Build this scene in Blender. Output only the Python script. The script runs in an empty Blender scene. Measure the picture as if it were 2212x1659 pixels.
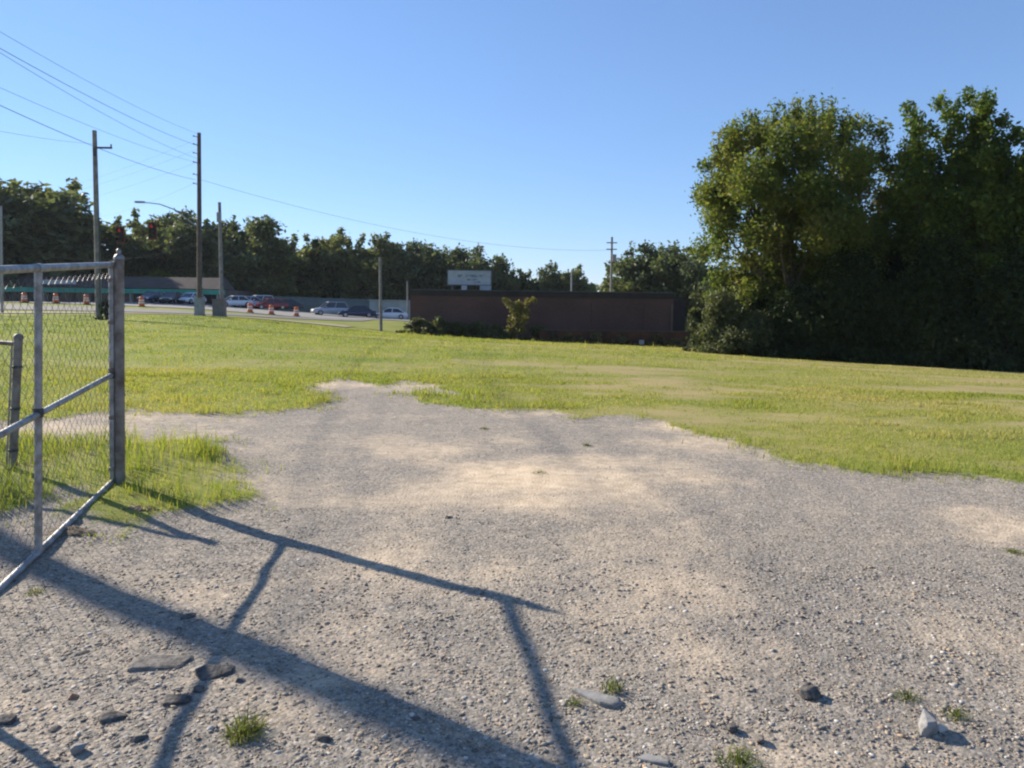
import bpy, bmesh, math, random
import numpy as np
from mathutils import Vector, Matrix

rng = np.random.default_rng(7)
random.seed(7)
sc = bpy.context.scene
COL = sc.collection

# ------------------------------------------------------------------ camera
F, W0, H0 = 1650.0, 2212.0, 1659.0          # focal length and size of the photograph in layout units
EYE = Vector((0.0, 0.0, 1.6))
PITCH, ROLL = math.radians(4.0), math.radians(0.8)
SHIFT = (F * math.tan(PITCH) - 169.5) / W0
CAMR = Matrix.Rotation(math.pi / 2 - PITCH, 3, 'X') @ Matrix.Rotation(ROLL, 3, 'Z')
cam = bpy.data.cameras.new('camera')
cam.sensor_fit = 'HORIZONTAL'; cam.sensor_width = 36.0; cam.lens = 36.0 * F / W0
cam.shift_y = SHIFT; cam.clip_start = 0.05; cam.clip_end = 6000.0
camo = bpy.data.objects.new('camera', cam); COL.objects.link(camo)
camo.matrix_world = Matrix.Translation(EYE) @ CAMR.to_4x4()
sc.camera = camo

# ------------------------------------------------------------------ sky, sun, exposure
SUN_AZ, SUN_EL = math.radians(-56.0), math.radians(25.7)      # azimuth from +Y, negative = left
SUNDIR = Vector((math.sin(SUN_AZ) * math.cos(SUN_EL), math.cos(SUN_AZ) * math.cos(SUN_EL), math.sin(SUN_EL)))
world = bpy.data.worlds.new('World'); sc.world = world; world.use_nodes = True
wn = world.node_tree; bg = wn.nodes['Background']
sky = wn.nodes.new('ShaderNodeTexSky'); sky.sky_type = 'NISHITA'; sky.sun_disc = False
sky.sun_elevation = SUN_EL; sky.sun_rotation = SUN_AZ
sky.altitude = 100; sky.air_density = 1.0; sky.dust_density = 0.0; sky.ozone_density = 10.0
gam = wn.nodes.new('ShaderNodeGamma'); gam.inputs['Gamma'].default_value = 0.70       # the soft tonal range of a phone picture, over the whole sky alike
wn.links.new(sky.outputs[0], gam.inputs['Color']); tint = wn.nodes.new('ShaderNodeMix'); tint.data_type = 'RGBA'; tint.blend_type = 'MULTIPLY'; tint.inputs[0].default_value = 1.0; tint.inputs[7].default_value = (1.09, 1.0, 1.04, 1)
wn.links.new(gam.outputs[0], tint.inputs[6]); wn.links.new(tint.outputs[2], bg.inputs['Color']); bg.inputs['Strength'].default_value = 0.14
sun = bpy.data.lights.new('sun', 'SUN'); sun.energy = 5.0; sun.angle = math.radians(0.53); sun.color = (1.0, 0.90, 0.76)
suno = bpy.data.objects.new('sun', sun); COL.objects.link(suno)
suno.rotation_euler = SUNDIR.to_track_quat('Z', 'Y').to_euler()
vs = sc.view_settings
vs.view_transform = 'Standard'; vs.look = 'None'; vs.exposure = 1.0; vs.gamma = 1.0; vs.use_curve_mapping = False
cy = sc.cycles
cy.max_bounces = 6; cy.diffuse_bounces = 3; cy.glossy_bounces = 2; cy.transmission_bounces = 4; cy.transparent_max_bounces = 6
cy.use_denoising = True
cy.filter_width = 2.2

# ------------------------------------------------------------------ layout helpers
def P(u, v, Y):
    """world point seen at photo position (u, v), standing Y metres ahead"""
    d = CAMR @ Vector(((u - W0 / 2) / F, (H0 / 2 - v) / F + SHIFT * W0 / F, -1.0))
    return EYE + d * (Y / d.y)

def X(u, Y): return P(u, 660, Y).x

# ------------------------------------------------------------------ terrain height: thin plate spline through surveyed points
ctrl = [(-3.5, 6.6, -.02), (-7, 6.6, .0), (0, 7, -.05), (4, 7, -.08), (0, 3, -.17), (.2, 4.1, -.10), (-1.7, 5.2, -.13), (-3.2, 4.5, -.17), (4, 3, -.22), (0, 0, -.25),
        (-8, 0, -.25), (8, 0, -.3), (-2, 11, -.02), (4, 11.6, -.05), (10, 9, -.12), (0, 18, .02), (9, 20, -.25), (-10, 18, .1), (0, 30, -.1),
        (0, -60, -.4), (-120, 0, 0), (120, 0, -1.5), (-300, 100, 2), (300, 60, -2), (0, 400, 0), (-250, 400, 2), (250, 400, -1)]
for (u, v, Y) in [(1500, 760, 42), (1800, 780, 40), (2212, 803, 36), (2600, 830, 34), (847, 719, 58), (1112, 735, 58), (1472, 751, 58),
                  (1800, 760, 62), (2212, 775, 62), (0, 684, 50), (213, 690, 48), (430, 684, 52), (600, 696, 53), (700, 706, 55), (-300, 684, 52),
                  (0, 653, 84), (240, 659, 84), (480, 671, 84), (700, 688, 86), (880, 692, 86), (1200, 725, 86), (1500, 735, 86), (100, 657, 105), (400, 655, 105),
                  (700, 676, 115), (1000, 700, 115), (0, 648, 140), (500, 660, 140), (1000, 688, 140), (1500, 700, 140)]:
    ctrl.append(tuple(P(u, v, Y)))
ctrl = np.array(ctrl)
_S = 50.0
def _phi(r2): return np.where(r2 > 1e-12, 0.5 * r2 * np.log(np.maximum(r2, 1e-12)), 0.0)
_c = ctrl[:, :2] / _S
_n = len(_c)
_K = _phi(((_c[:, None] - _c[None]) ** 2).sum(-1)) + np.eye(_n) * 1e-4
_Pm = np.hstack([np.ones((_n, 1)), _c])
_A = np.zeros((_n + 3, _n + 3)); _A[:_n, :_n] = _K; _A[:_n, _n:] = _Pm; _A[_n:, :_n] = _Pm.T
_w = np.linalg.solve(_A, np.concatenate([ctrl[:, 2], np.zeros(3)]))
def Gv(x, y):
    x = np.asarray(x, float); y = np.asarray(y, float); sh = x.shape
    q = np.stack([x.ravel(), y.ravel()], 1)
    out = np.empty(len(q))
    for i in range(0, len(q), 60000):
        b = q[i:i + 60000] / _S
        z = _phi(((b[:, None] - _c[None]) ** 2).sum(-1)) @ _w[:_n] + _w[_n] + b @ _w[_n + 1:]
        r = np.hypot(q[i:i + 60000, 0], q[i:i + 60000, 1] - 60)
        t = np.clip((r - 220) / 150, 0, 1)
        out[i:i + 60000] = z * (1 - t)
    return out.reshape(sh)
def G(x, y): return float(Gv(np.array([x]), np.array([y]))[0])

def hit(u, v):
    """where the view ray through (u, v) meets the ground"""
    d = CAMR @ Vector(((u - W0 / 2) / F, (H0 / 2 - v) / F + SHIFT * W0 / F, -1.0))
    ts = np.linspace(1.5, 140, 4000)
    z = EYE.z + d.z * ts - Gv(d.x * ts, d.y * ts)
    i = int(np.argmax(z < 0))
    t = ts[i]
    return Vector((d.x * t, d.y * t, G(d.x * t, d.y * t)))

def hash2(ix, iy, s):
    h = (ix.astype(np.int64) * 374761393 + iy.astype(np.int64) * 668265263 + s * 974711) & 0x7fffffff
    h = ((h ^ (h >> 13)) * 1274126177) & 0x7fffffff
    return ((h ^ (h >> 16)) & 0xffff) / 65535.0
def vnoise(x, y, s=0):
    ix, iy = np.floor(x), np.floor(y); fx, fy = x - ix, y - iy
    fx = fx * fx * (3 - 2 * fx); fy = fy * fy * (3 - 2 * fy)
    ix = ix.astype(np.int64); iy = iy.astype(np.int64)
    a = hash2(ix, iy, s); b = hash2(ix + 1, iy, s); c = hash2(ix, iy + 1, s); d = hash2(ix + 1, iy + 1, s)
    return (a * (1 - fx) + b * fx) * (1 - fy) + (c * (1 - fx) + d * fx) * fy
def fbm(x, y, s=0, o=4):
    t = 0; a = .5; n = 0
    for k in range(o):
        t = t + a * vnoise(x * 2 ** k, y * 2 ** k, s + k); n += a; a *= .5
    return t / n
def smooth(a, b, x):
    t = np.clip((x - a) / (b - a), 0.0, 1.0); return t * t * (3 - 2 * t)

# ------------------------------------------------------------------ materials
def nodes(name):
    m = bpy.data.materials.new(name); m.use_nodes = True
    nt = m.node_tree; return m, nt, nt.nodes['Principled BSDF']
def ramp(nt, stops):
    r = nt.nodes.new('ShaderNodeValToRGB'); e = r.color_ramp.elements
    while len(e) < len(stops): e.new(0.5)
    for k, (p, c) in enumerate(stops):
        e[k].position = p; e[k].color = (*c, 1)
    return r
def noise(nt, scale, detail=4, rough=.55, coord='Object'):
    tc = nt.nodes.new('ShaderNodeTexCoord'); n = nt.nodes.new('ShaderNodeTexNoise')
    n.inputs['Scale'].default_value = scale; n.inputs['Detail'].default_value = detail; n.inputs['Roughness'].default_value = rough
    nt.links.new(tc.outputs[coord], n.inputs['Vector']); return n
def mix(nt, fac, a, b, mode='MIX'):
    m = nt.nodes.new('ShaderNodeMix'); m.data_type = 'RGBA'; m.blend_type = mode
    for sock, val in ((m.inputs[0], fac), (m.inputs[6], a), (m.inputs[7], b)):
        if isinstance(val, (int, float)): sock.default_value = val
        elif isinstance(val, tuple): sock.default_value = (*val, 1)
        else: nt.links.new(val, sock)
    return m.outputs[2]
def math_n(nt, op, a, b=0.0, clamp=False):
    m = nt.nodes.new('ShaderNodeMath'); m.operation = op; m.use_clamp = clamp
    for s, v in ((m.inputs[0], a), (m.inputs[1], b)):
        if isinstance(v, (int, float)): s.default_value = v
        else: nt.links.new(v, s)
    return m.outputs[0]
def bump(nt, bsdf, height, strength=.4, dist=.02):
    b = nt.nodes.new('ShaderNodeBump'); b.inputs['Strength'].default_value = strength; b.inputs['Distance'].default_value = dist
    nt.links.new(height, b.inputs['Height']); nt.links.new(b.outputs[0], bsdf.inputs['Normal'])

MATS = {}
def mat(name, c1, c2=None, scale=6.0, rough=.7, metal=0.0, bmp=0.0, spec=.3, coord='Object', lo=.35, hi=.65):
    if name in MATS: return MATS[name]
    m, nt, b = nodes(name)
    b.inputs['Roughness'].default_value = rough; b.inputs['Metallic'].default_value = metal
    b.inputs['Specular IOR Level'].default_value = spec
    n = noise(nt, scale, coord=coord)
    r = ramp(nt, [(lo, c1), (hi, c2 or tuple(x * .75 for x in c1))])
    nt.links.new(n.outputs['Fac'], r.inputs[0]); nt.links.new(r.outputs[0], b.inputs['Base Color'])
    if bmp: bump(nt, b, n.outputs['Fac'], bmp, .01)
    MATS[name] = m; return m

def leafmat(name, stops, trans=.4, nscale=.35, rough=.6, tboost=1.25, xdry=0.0, spread=1.0):
    m, nt, b = nodes(name)
    g = nt.nodes.new('ShaderNodeNewGeometry'); n = noise(nt, nscale, 3, coord='Object')
    oi = nt.nodes.new('ShaderNodeObjectInfo')
    f = math_n(nt, 'ADD', math_n(nt, 'MULTIPLY', g.outputs['Random Per Island'], .45), math_n(nt, 'ADD', math_n(nt, 'MULTIPLY', n.outputs['Fac'], .75 * spread), .375 * (1 - spread)))
    f = math_n(nt, 'ADD', f, math_n(nt, 'MULTIPLY', oi.outputs['Random'], .16))
    f = math_n(nt, 'SUBTRACT', f, .17)
    if xdry:        # the lot is drier towards its eastern side
        tc = nt.nodes.new('ShaderNodeTexCoord'); sx_ = nt.nodes.new('ShaderNodeSeparateXYZ'); nt.links.new(tc.outputs['Object'], sx_.inputs[0])
        f = math_n(nt, 'ADD', f, math_n(nt, 'MULTIPLY', sx_.outputs[0], xdry))
    r = ramp(nt, stops); nt.links.new(f, r.inputs[0]); nt.links.new(r.outputs[0], b.inputs['Base Color'])
    b.inputs['Roughness'].default_value = rough; b.inputs['Specular IOR Level'].default_value = .25
    t = nt.nodes.new('ShaderNodeBsdfTranslucent')
    tcol = mix(nt, 1.0, r.outputs[0], (tboost, tboost * 1.02, tboost * .55), 'MULTIPLY')
    nt.links.new(tcol, t.inputs['Color'])
    ms = nt.nodes.new('ShaderNodeMixShader'); ms.inputs[0].default_value = trans
    nt.links.new(b.outputs[0], ms.inputs[1]); nt.links.new(t.outputs[0], ms.inputs[2])
    nt.links.new(ms.outputs[0], nt.nodes['Material Output'].inputs['Surface'])
    MATS[name] = m; return m

# ------------------------------------------------------------------ mesh helpers
def tag(o, label=None, cat=None, group=None, kind=None):
    if label: o['label'] = label
    if cat: o['category'] = cat
    if group: o['group'] = group
    if kind: o['kind'] = kind
    return o
def link(name, me, material=None, parent=None, loc=None):
    o = bpy.data.objects.new(name, me); COL.objects.link(o)
    if material is not None and me is not None: me.materials.append(material)
    if parent is not None: o.parent = parent
    if loc is not None: o.location = loc
    return o
def empty(name, loc=(0, 0, 0), rz=0.0, scale=1.0):
    o = bpy.data.objects.new(name, None); o.empty_display_size = .2; COL.objects.link(o)
    o.location = loc; o.rotation_euler = (0, 0, rz); o.scale = (scale,) * 3 if isinstance(scale, (int, float)) else scale
    return o
def np_mesh(name, verts, faces, smooth_=False):
    """verts (V,3), faces (F,k) of one size"""
    me = bpy.data.meshes.new(name); faces = np.asarray(faces); k = faces.shape[1]
    me.vertices.add(len(verts)); me.vertices.foreach_set('co', np.ascontiguousarray(verts, dtype=np.float32).ravel())
    me.loops.add(faces.size); me.loops.foreach_set('vertex_index', np.ascontiguousarray(faces, dtype=np.int32).ravel())
    me.polygons.add(len(faces)); me.polygons.foreach_set('loop_start', np.arange(0, faces.size, k, dtype=np.int32))
    if smooth_: me.polygons.foreach_set('use_smooth', np.ones(len(faces), dtype=bool))
    me.update(calc_edges=True); return me

class MB:
    def __init__(s): s.v = []; s.f = []; s.sm = []
    def add(s, vs_, fs, sm=False):
        o = len(s.v); s.v += [tuple(p) for p in vs_]; s.f += [tuple(i + o for i in f) for f in fs]; s.sm += [sm] * len(fs); return s
    def box(s, c, d, rz=0.0, taper=1.0):
        cx, cy_, cz = c; a, b, h = d[0] / 2, d[1] / 2, d[2] / 2; co, si = math.cos(rz), math.sin(rz); vs_ = []
        for z, t in ((-h, 1.0), (h, taper)):
            for x, y in ((-a, -b), (a, -b), (a, b), (-a, b)):
                x *= t; y *= t; vs_.append((cx + x * co - y * si, cy_ + x * si + y * co, cz + z))
        return s.add(vs_, [(3, 2, 1, 0), (4, 5, 6, 7), (0, 1, 5, 4), (1, 2, 6, 5), (2, 3, 7, 6), (3, 0, 4, 7)])
    def path(s, pts, radii, n=8, cap=True):
        pts = [Vector(p) for p in pts]
        if isinstance(radii, (int, float)): radii = [radii] * len(pts)
        vs_ = []; fs = []
        for i, p in enumerate(pts):
            t = (pts[min(i + 1, len(pts) - 1)] - pts[max(i - 1, 0)]).normalized()
            a = t.cross(Vector((0, 0, 1)) if abs(t.z) < .9 else Vector((1, 0, 0))).normalized(); b = t.cross(a)
            for k in range(n):
                q = 2 * math.pi * k / n; vs_.append(p + (a * math.cos(q) + b * math.sin(q)) * radii[i])
        for i in range(len(pts) - 1):
            for k in range(n):
                fs.append((i * n + k, i * n + (k + 1) % n, (i + 1) * n + (k + 1) % n, (i + 1) * n + k))
        if cap: fs += [tuple(range(n - 1, -1, -1)), tuple(range((len(pts) - 1) * n, len(pts) * n))]
        return s.add(vs_, fs, True)
    def lathe(s, prof, n=16, c=(0, 0, 0)):
        vs_ = []; fs = []
        for r, z in prof:
            for k in range(n):
                q = 2 * math.pi * k / n; vs_.append((c[0] + r * math.cos(q), c[1] + r * math.sin(q), c[2] + z))
        for i in range(len(prof) - 1):
            for k in range(n): fs.append((i * n + k, i * n + (k + 1) % n, (i + 1) * n + (k + 1) % n, (i + 1) * n + k))
        fs += [tuple(range(n - 1, -1, -1)), tuple(range((len(prof) - 1) * n, len(prof) * n))]
        return s.add(vs_, fs, True)
    def loft(s, rings, sm=False):
        n = len(rings[0]); fs = []
        for i in range(len(rings) - 1):
            for k in range(n): fs.append((i * n + k, i * n + (k + 1) % n, (i + 1) * n + (k + 1) % n, (i + 1) * n + k))
        fs += [tuple(range(n - 1, -1, -1)), tuple(range((len(rings) - 1) * n, len(rings) * n))]
        return s.add([p for r in rings for p in r], fs, sm)
    def mesh(s, name):
        me = bpy.data.meshes.new(name); me.from_pydata([tuple(v) for v in s.v], [], s.f)
        me.polygons.foreach_set('use_smooth', s.sm)
        if any(s.sm):
            try: me.set_sharp_from_angle(angle=math.radians(40))
            except Exception: pass
        me.update(); return me
    def build(s, name, material, parent=None, loc=None): return link(name, s.mesh(name), material, parent, loc)

def copy_tree(o, parent=None):
    c = o.copy(); COL.objects.link(c); c.parent = parent
    for ch in list(o.children): copy_tree(ch, c)
    return c

# ================================================================== GROUND
def pix_poly(pts): return np.array([(lambda h: (h.x, h.y))(hit(u, v)) for u, v in pts])
def sdist(px, py, poly):
    """signed distance, positive inside"""
    n = len(poly); d2 = np.full(px.shape, 1e9); ins = np.zeros(px.shape, bool)
    for i in range(n):
        ax, ay = poly[i]; bx, by = poly[(i + 1) % n]; ex, ey = bx - ax, by - ay
        wx, wy = px - ax, py - ay
        t = np.clip((wx * ex + wy * ey) / (ex * ex + ey * ey + 1e-12), 0, 1)
        d2 = np.minimum(d2, (wx - ex * t) ** 2 + (wy - ey * t) ** 2)
        c = ((ay > py) != (by > py)) & (px < (bx - ax) * (py - ay) / (by - ay + 1e-12) + ax)
        ins ^= c
    return np.where(ins, 1, -1) * np.sqrt(d2)

edge = pix_poly([(-500, 925), (-200, 912), (130, 905), (300, 888), (420, 893), (500, 900), (620, 893), (708, 878), (672, 838), (755, 808), (812, 832), (880, 822),
                 (965, 828), (960, 848), (1010, 862), (1065, 890), (1130, 880), (1210, 884), (1270, 905), (1330, 900), (1440, 915), (1520, 937), (1600, 972), (1800, 1008),
                 (2000, 1030), (2212, 1052), (2700, 1110)])
GRAVEL = np.vstack([edge, [(30, -2), (30, -25), (-30, -25), (-30, 4)]])
ISLAND = pix_poly([(-600, 945), (-200, 945), (0, 955), (200, 958), (420, 965), (512, 1012), (480, 1045), (548, 1088), (420, 1098), (350, 1104), (290, 1128), (215, 1118), (160, 1092), (100, 1080),
                   (50, 1100), (0, 1112), (-120, 1130), (-600, 1130)])
TONGUES = [pix_poly(p) for p in ([(860, 852), (960, 850), (1030, 868), (1060, 888), (1000, 882), (920, 874)],)]
DIRT = []
for u, v, r, s in [(1180, 1035, .8, 1.35), (1250, 1000, .6, 1.1), (1080, 1060, .55, .95), (1130, 1085, .4, 1.0), (900, 960, 1.0, .55), (1000, 950, .7, .5), (850, 1235, .5, .6), (760, 1240, .4, .4),
                   (1500, 1275, .5, .65), (1430, 1170, .6, .45), (560, 1040, .5, .5), (2110, 1110, .35, .8), (2180, 1140, .35, .8), (1550, 960, .5, .8), (1750, 1650, .3, .7), (2100, 1420, .5, .4),
                   (1010, 1230, .5, .45), (1700, 1430, .45, .4), (300, 905, .8, .6), (150, 930, .8, .8), (1850, 1650, .3, .5), (700, 830, 1.0, .8), (900, 830, 1.0, .6), (330, 1085, .3, .2),
                   (1230, 890, .6, .8), (1470, 925, .6, .8), (250, 1500, .5, .5), (120, 1620, .4, .45), (560, 1560, .4, .4), (420, 1290, .4, .35)]:
    h = hit(u, v); DIRT.append((h.x, h.y, r, s))

def gravel_mask(x, y):
    sd = sdist(x, y, GRAVEL)
    for t in TONGUES: sd = np.minimum(sd, -sdist(x, y, t) * 1.0)
    isl = sdist(x, y, ISLAND)
    sd = np.minimum(sd, -isl)
    k = .25 + .006 * np.clip(y, 0, 20)
    return sd + (fbm(x * 1.6, y * 1.1, 11) - .5) * 3.4 * k + (fbm(x * 5, y * 5, 5, 3) - .5) * .42

# non-uniform sheet: fine underfoot, coarse to the horizon
def axis(lo, hi, fine_lo, fine_hi, step, grow=1.09):
    a = list(np.arange(fine_lo, fine_hi, step)); s = step; x = a[-1]
    while x < hi: s = min(s * grow, 120); x += s; a.append(x)
    s = step; x = fine_lo
    while x > lo: s = min(s * grow, 120); x -= s; a.insert(0, x)
    return np.array(a)
gx = axis(-2600, 2600, -7.5, 7.5, .095, 1.05); gy = axis(-1200, 3000, 1.5, 14.5, .095, 1.05)
GX, GY = np.meshgrid(gx, gy)
GZ = Gv(GX, GY)
mask = gravel_mask(GX, GY)
near = np.exp(-((GY - 6) / 14) ** 2)
inside = smooth(-.05, .15, mask)
GZ = GZ + (fbm(GX * .8, GY * .8, 3) - .5) * .05 * near + (fbm(GX * 4.5, GY * 4.5, 31, 3) - .5) * .024 * near * inside + (1 - inside) * .02 * near
gi = np.arange(GX.size).reshape(GX.shape)
gf = np.stack([gi[:-1, :-1], gi[:-1, 1:], gi[1:, 1:], gi[1:, :-1]], -1).reshape(-1, 4)
me = np_mesh('ground', np.stack([GX, GY, GZ], -1).reshape(-1, 3), gf, True)
at_ = me.attributes.new('gravel', 'FLOAT', 'POINT'); at_.data.foreach_set('value', np.clip(mask * 1.2 + .5, 0, 1).astype(np.float32).ravel())
dirt = np.zeros(GX.shape)
for x, y, r, s in DIRT:
    dirt = np.maximum(dirt, s * np.exp(-(((GX - x) / 1.5) ** 2 + (GY - y) ** 2) / r ** 2))
dirt = np.clip(dirt + (fbm(GX * 1.1, GY * 1.1, 21) - .62) * 1.3, 0, 1)
at_ = me.attributes.new('dirt', 'FLOAT', 'POINT'); at_.data.foreach_set('value', dirt.astype(np.float32).ravel())

def bare(x, y):
    p = np.clip((fbm(x * .30 + 3, y * .62, 77) - .50) * 3.4, 0, 1); q = np.clip((fbm(x * 1.4, y * 1.6, 78, 3) - .52) * 2.6, 0, 1)
    return np.clip((.75 * p + .65 * q) * smooth(-16, 7, x) + .30 * p + .012 * np.clip(x, -10, 25), 0, 1)
at_ = me.attributes.new('bare', 'FLOAT', 'POINT'); at_.data.foreach_set('value', bare(GX, GY).astype(np.float32).ravel())

m, nt, b = nodes('ground_mat')
ab = nt.nodes.new('ShaderNodeAttribute'); ab.attribute_name = 'bare'
ag = nt.nodes.new('ShaderNodeAttribute'); ag.attribute_name = 'gravel'
ad = nt.nodes.new('ShaderNodeAttribute'); ad.attribute_name = 'dirt'
nA = noise(nt, 9, 5); nB = noise(nt, 55, 4, .7); nC = noise(nt, .35, 4); nD = noise(nt, 2.2, 5)
def voro(scale):
    tc = nt.nodes.new('ShaderNodeTexCoord'); v = nt.nodes.new('ShaderNodeTexVoronoi'); v.inputs['Scale'].default_value = scale
    nt.links.new(tc.outputs['Object'], v.inputs['Vector']); return v
v1, v2 = voro(48), voro(95)
sep = nt.nodes.new('ShaderNodeSeparateColor'); nt.links.new(v1.outputs['Color'], sep.inputs[0])
sep2 = nt.nodes.new('ShaderNodeSeparateColor'); nt.links.new(v2.outputs['Color'], sep2.inputs[0])
r1 = ramp(nt, [(0, (.12, .11, .095)), (.3, (.225, .205, .175)), (.6, (.30, .27, .225)), (.85, (.36, .30, .23)), (1, (.5, .46, .41))])
r2 = ramp(nt, [(0, (.13, .12, .105)), (.4, (.25, .225, .19)), (.8, (.33, .285, .23)), (1, (.44, .39, .33))])
nt.links.new(sep.outputs[0], r1.inputs[0]); nt.links.new(sep2.outputs[1], r2.inputs[0])
peb = mix(nt, .5, r1.outputs[0], r2.outputs[0])
fine = ramp(nt, [(.3, (.72, .72, .72)), (.7, (1.15, 1.15, 1.15))]); nt.links.new(nB.outputs['Fac'], fine.inputs[0])
peb = mix(nt, .8, peb, fine.outputs[0], 'MULTIPLY')
tan_r = ramp(nt, [(.3, (.50, .385, .255)), (.7, (.64, .515, .37))]); nt.links.new(nA.outputs['Fac'], tan_r.inputs[0])
dfac = math_n(nt, 'MULTIPLY', math_n(nt, 'ADD', math_n(nt, 'ADD', ad.outputs['Fac'], math_n(nt, 'MULTIPLY', math_n(nt, 'SUBTRACT', nD.outputs['Fac'], .5), .7)), math_n(nt, 'ADD', math_n(nt, 'MULTIPLY', math_n(nt, 'SUBTRACT', nA.outputs['Fac'], .5), .9), math_n(nt, 'MULTIPLY', math_n(nt, 'SUBTRACT', nB.outputs['Fac'], .5), .9))), 1.0, True)
gcol = mix(nt, dfac, peb, tan_r.outputs[0])
turf = ramp(nt, [(.25, (.09, .13, .018)), (.48, (.17, .20, .032)), (.62, (.24, .235, .06)), (.8, (.32, .27, .12))])
tf = math_n(nt, 'ADD', math_n(nt, 'MULTIPLY', nC.outputs['Fac'], .6), math_n(nt, 'MULTIPLY', nA.outputs['Fac'], .4))
nt.links.new(tf, turf.inputs[0])
gm = math_n(nt, 'ADD', ag.outputs['Fac'], math_n(nt, 'MULTIPLY', math_n(nt, 'SUBTRACT', nA.outputs['Fac'], .5), .35))
gm = math_n(nt, 'MULTIPLY', math_n(nt, 'SUBTRACT', gm, .38), 5.0, True)
tcol_ = mix(nt, math_n(nt, 'MULTIPLY', ab.outputs['Fac'], .75), turf.outputs[0], (.36, .275, .145))
nt.links.new(mix(nt, gm, tcol_, gcol), b.inputs['Base Color'])
b.inputs['Roughness'].default_value = .95; b.inputs['Specular IOR Level'].default_value = .12
hgt = math_n(nt, 'ADD', math_n(nt, 'MULTIPLY', v1.outputs['Distance'], -1.0), math_n(nt, 'MULTIPLY', nB.outputs['Fac'], .7))
bump(nt, b, hgt, .4, .010)
ground = link('ground', me, m); tag(ground, kind='structure')

# ---------------------------------------------------------------- road and lot across the field
asph = mat('asphalt_worn', (.17, .165, .16), (.11, .108, .105), 1.2, .9, bmp=.2)
asph2 = mat('lot_paving', (.24, .23, .215), (.17, .165, .155), .8, .9)
def sheet(name, xs, ylo, yhi, ny, lift, material):
    xx = np.array(xs); V = []
    for x in xx:
        a, c = ylo(x), yhi(x)
        for j in range(ny + 1): V.append((x, a + (c - a) * j / ny))
    V = np.array(V); z = Gv(V[:, 0], V[:, 1]) + lift
    n = ny + 1; i = np.arange((len(xx) - 1) * n).reshape(len(xx) - 1, n)[:, :-1].ravel()
    f = np.stack([i, i + n, i + n + 1, i + 1], 1)
    return tag(link(name, np_mesh(name, np.column_stack([V, z]), f, True), material), kind='structure')
sheet('road', np.arange(-150, -14, 1.5), lambda x: 66 - .05 * (x + 60) + .035 * max(0, x + 34) ** 2, lambda x: 76 - .05 * (x + 60) + .035 * max(0, x + 34) ** 2, 8, .05, asph)
sheet('parking_lot', np.arange(-75, -6, 1.5), lambda x: 82.5, lambda x: 104, 14, .06, asph2)
sheet('road_shoulder', np.arange(-45, -12, 1.0), lambda x: 57.5 + .12 * (x + 30), lambda x: 61.5 + .12 * (x + 30), 4, .05,
      mat('shoulder_dirt', (.34, .28, .18), (.22, .2, .1), .9, .95))

# ---------------------------------------------------------------- gravel: loose stones
ico = None
def ico_base():
    t = (1 + 5 ** .5) / 2
    v = np.array([(-1, t, 0), (1, t, 0), (-1, -t, 0), (1, -t, 0), (0, -1, t), (0, 1, t), (0, -1, -t), (0, 1, -t), (t, 0, -1), (t, 0, 1), (-t, 0, -1), (-t, 0, 1)], float)
    v /= np.linalg.norm(v[0])
    f = np.array([(0, 11, 5), (0, 5, 1), (0, 1, 7), (0, 7, 10), (0, 10, 11), (1, 5, 9), (5, 11, 4), (11, 10, 2), (10, 7, 6), (7, 1, 8),
                  (3, 9, 4), (3, 4, 2), (3, 2, 6), (3, 6, 8), (3, 8, 9), (4, 9, 5), (2, 4, 11), (6, 2, 10), (8, 6, 7), (9, 8, 1)])
    return v, f
OCT = (np.array([(1, 0, 0), (-1, 0, 0), (0, 1, 0), (0, -1, 0), (0, 0, 1), (0, 0, -1)], float),
       np.array([(0, 2, 4), (2, 1, 4), (1, 3, 4), (3, 0, 4), (2, 0, 5), (1, 2, 5), (3, 1, 5), (0, 3, 5)]))
def ground_z_fine(x, y):
    n_ = np.exp(-((y - 6) / 14) ** 2); mk = gravel_mask(x, y); ins = smooth(-.05, .15, mk)
    return Gv(x, y) + (fbm(x * .8, y * .8, 3) - .5) * .05 * n_ + (fbm(x * 4.5, y * 4.5, 31, 3) - .5) * .024 * n_ * ins + (1 - ins) * .02 * n_, mk
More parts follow.
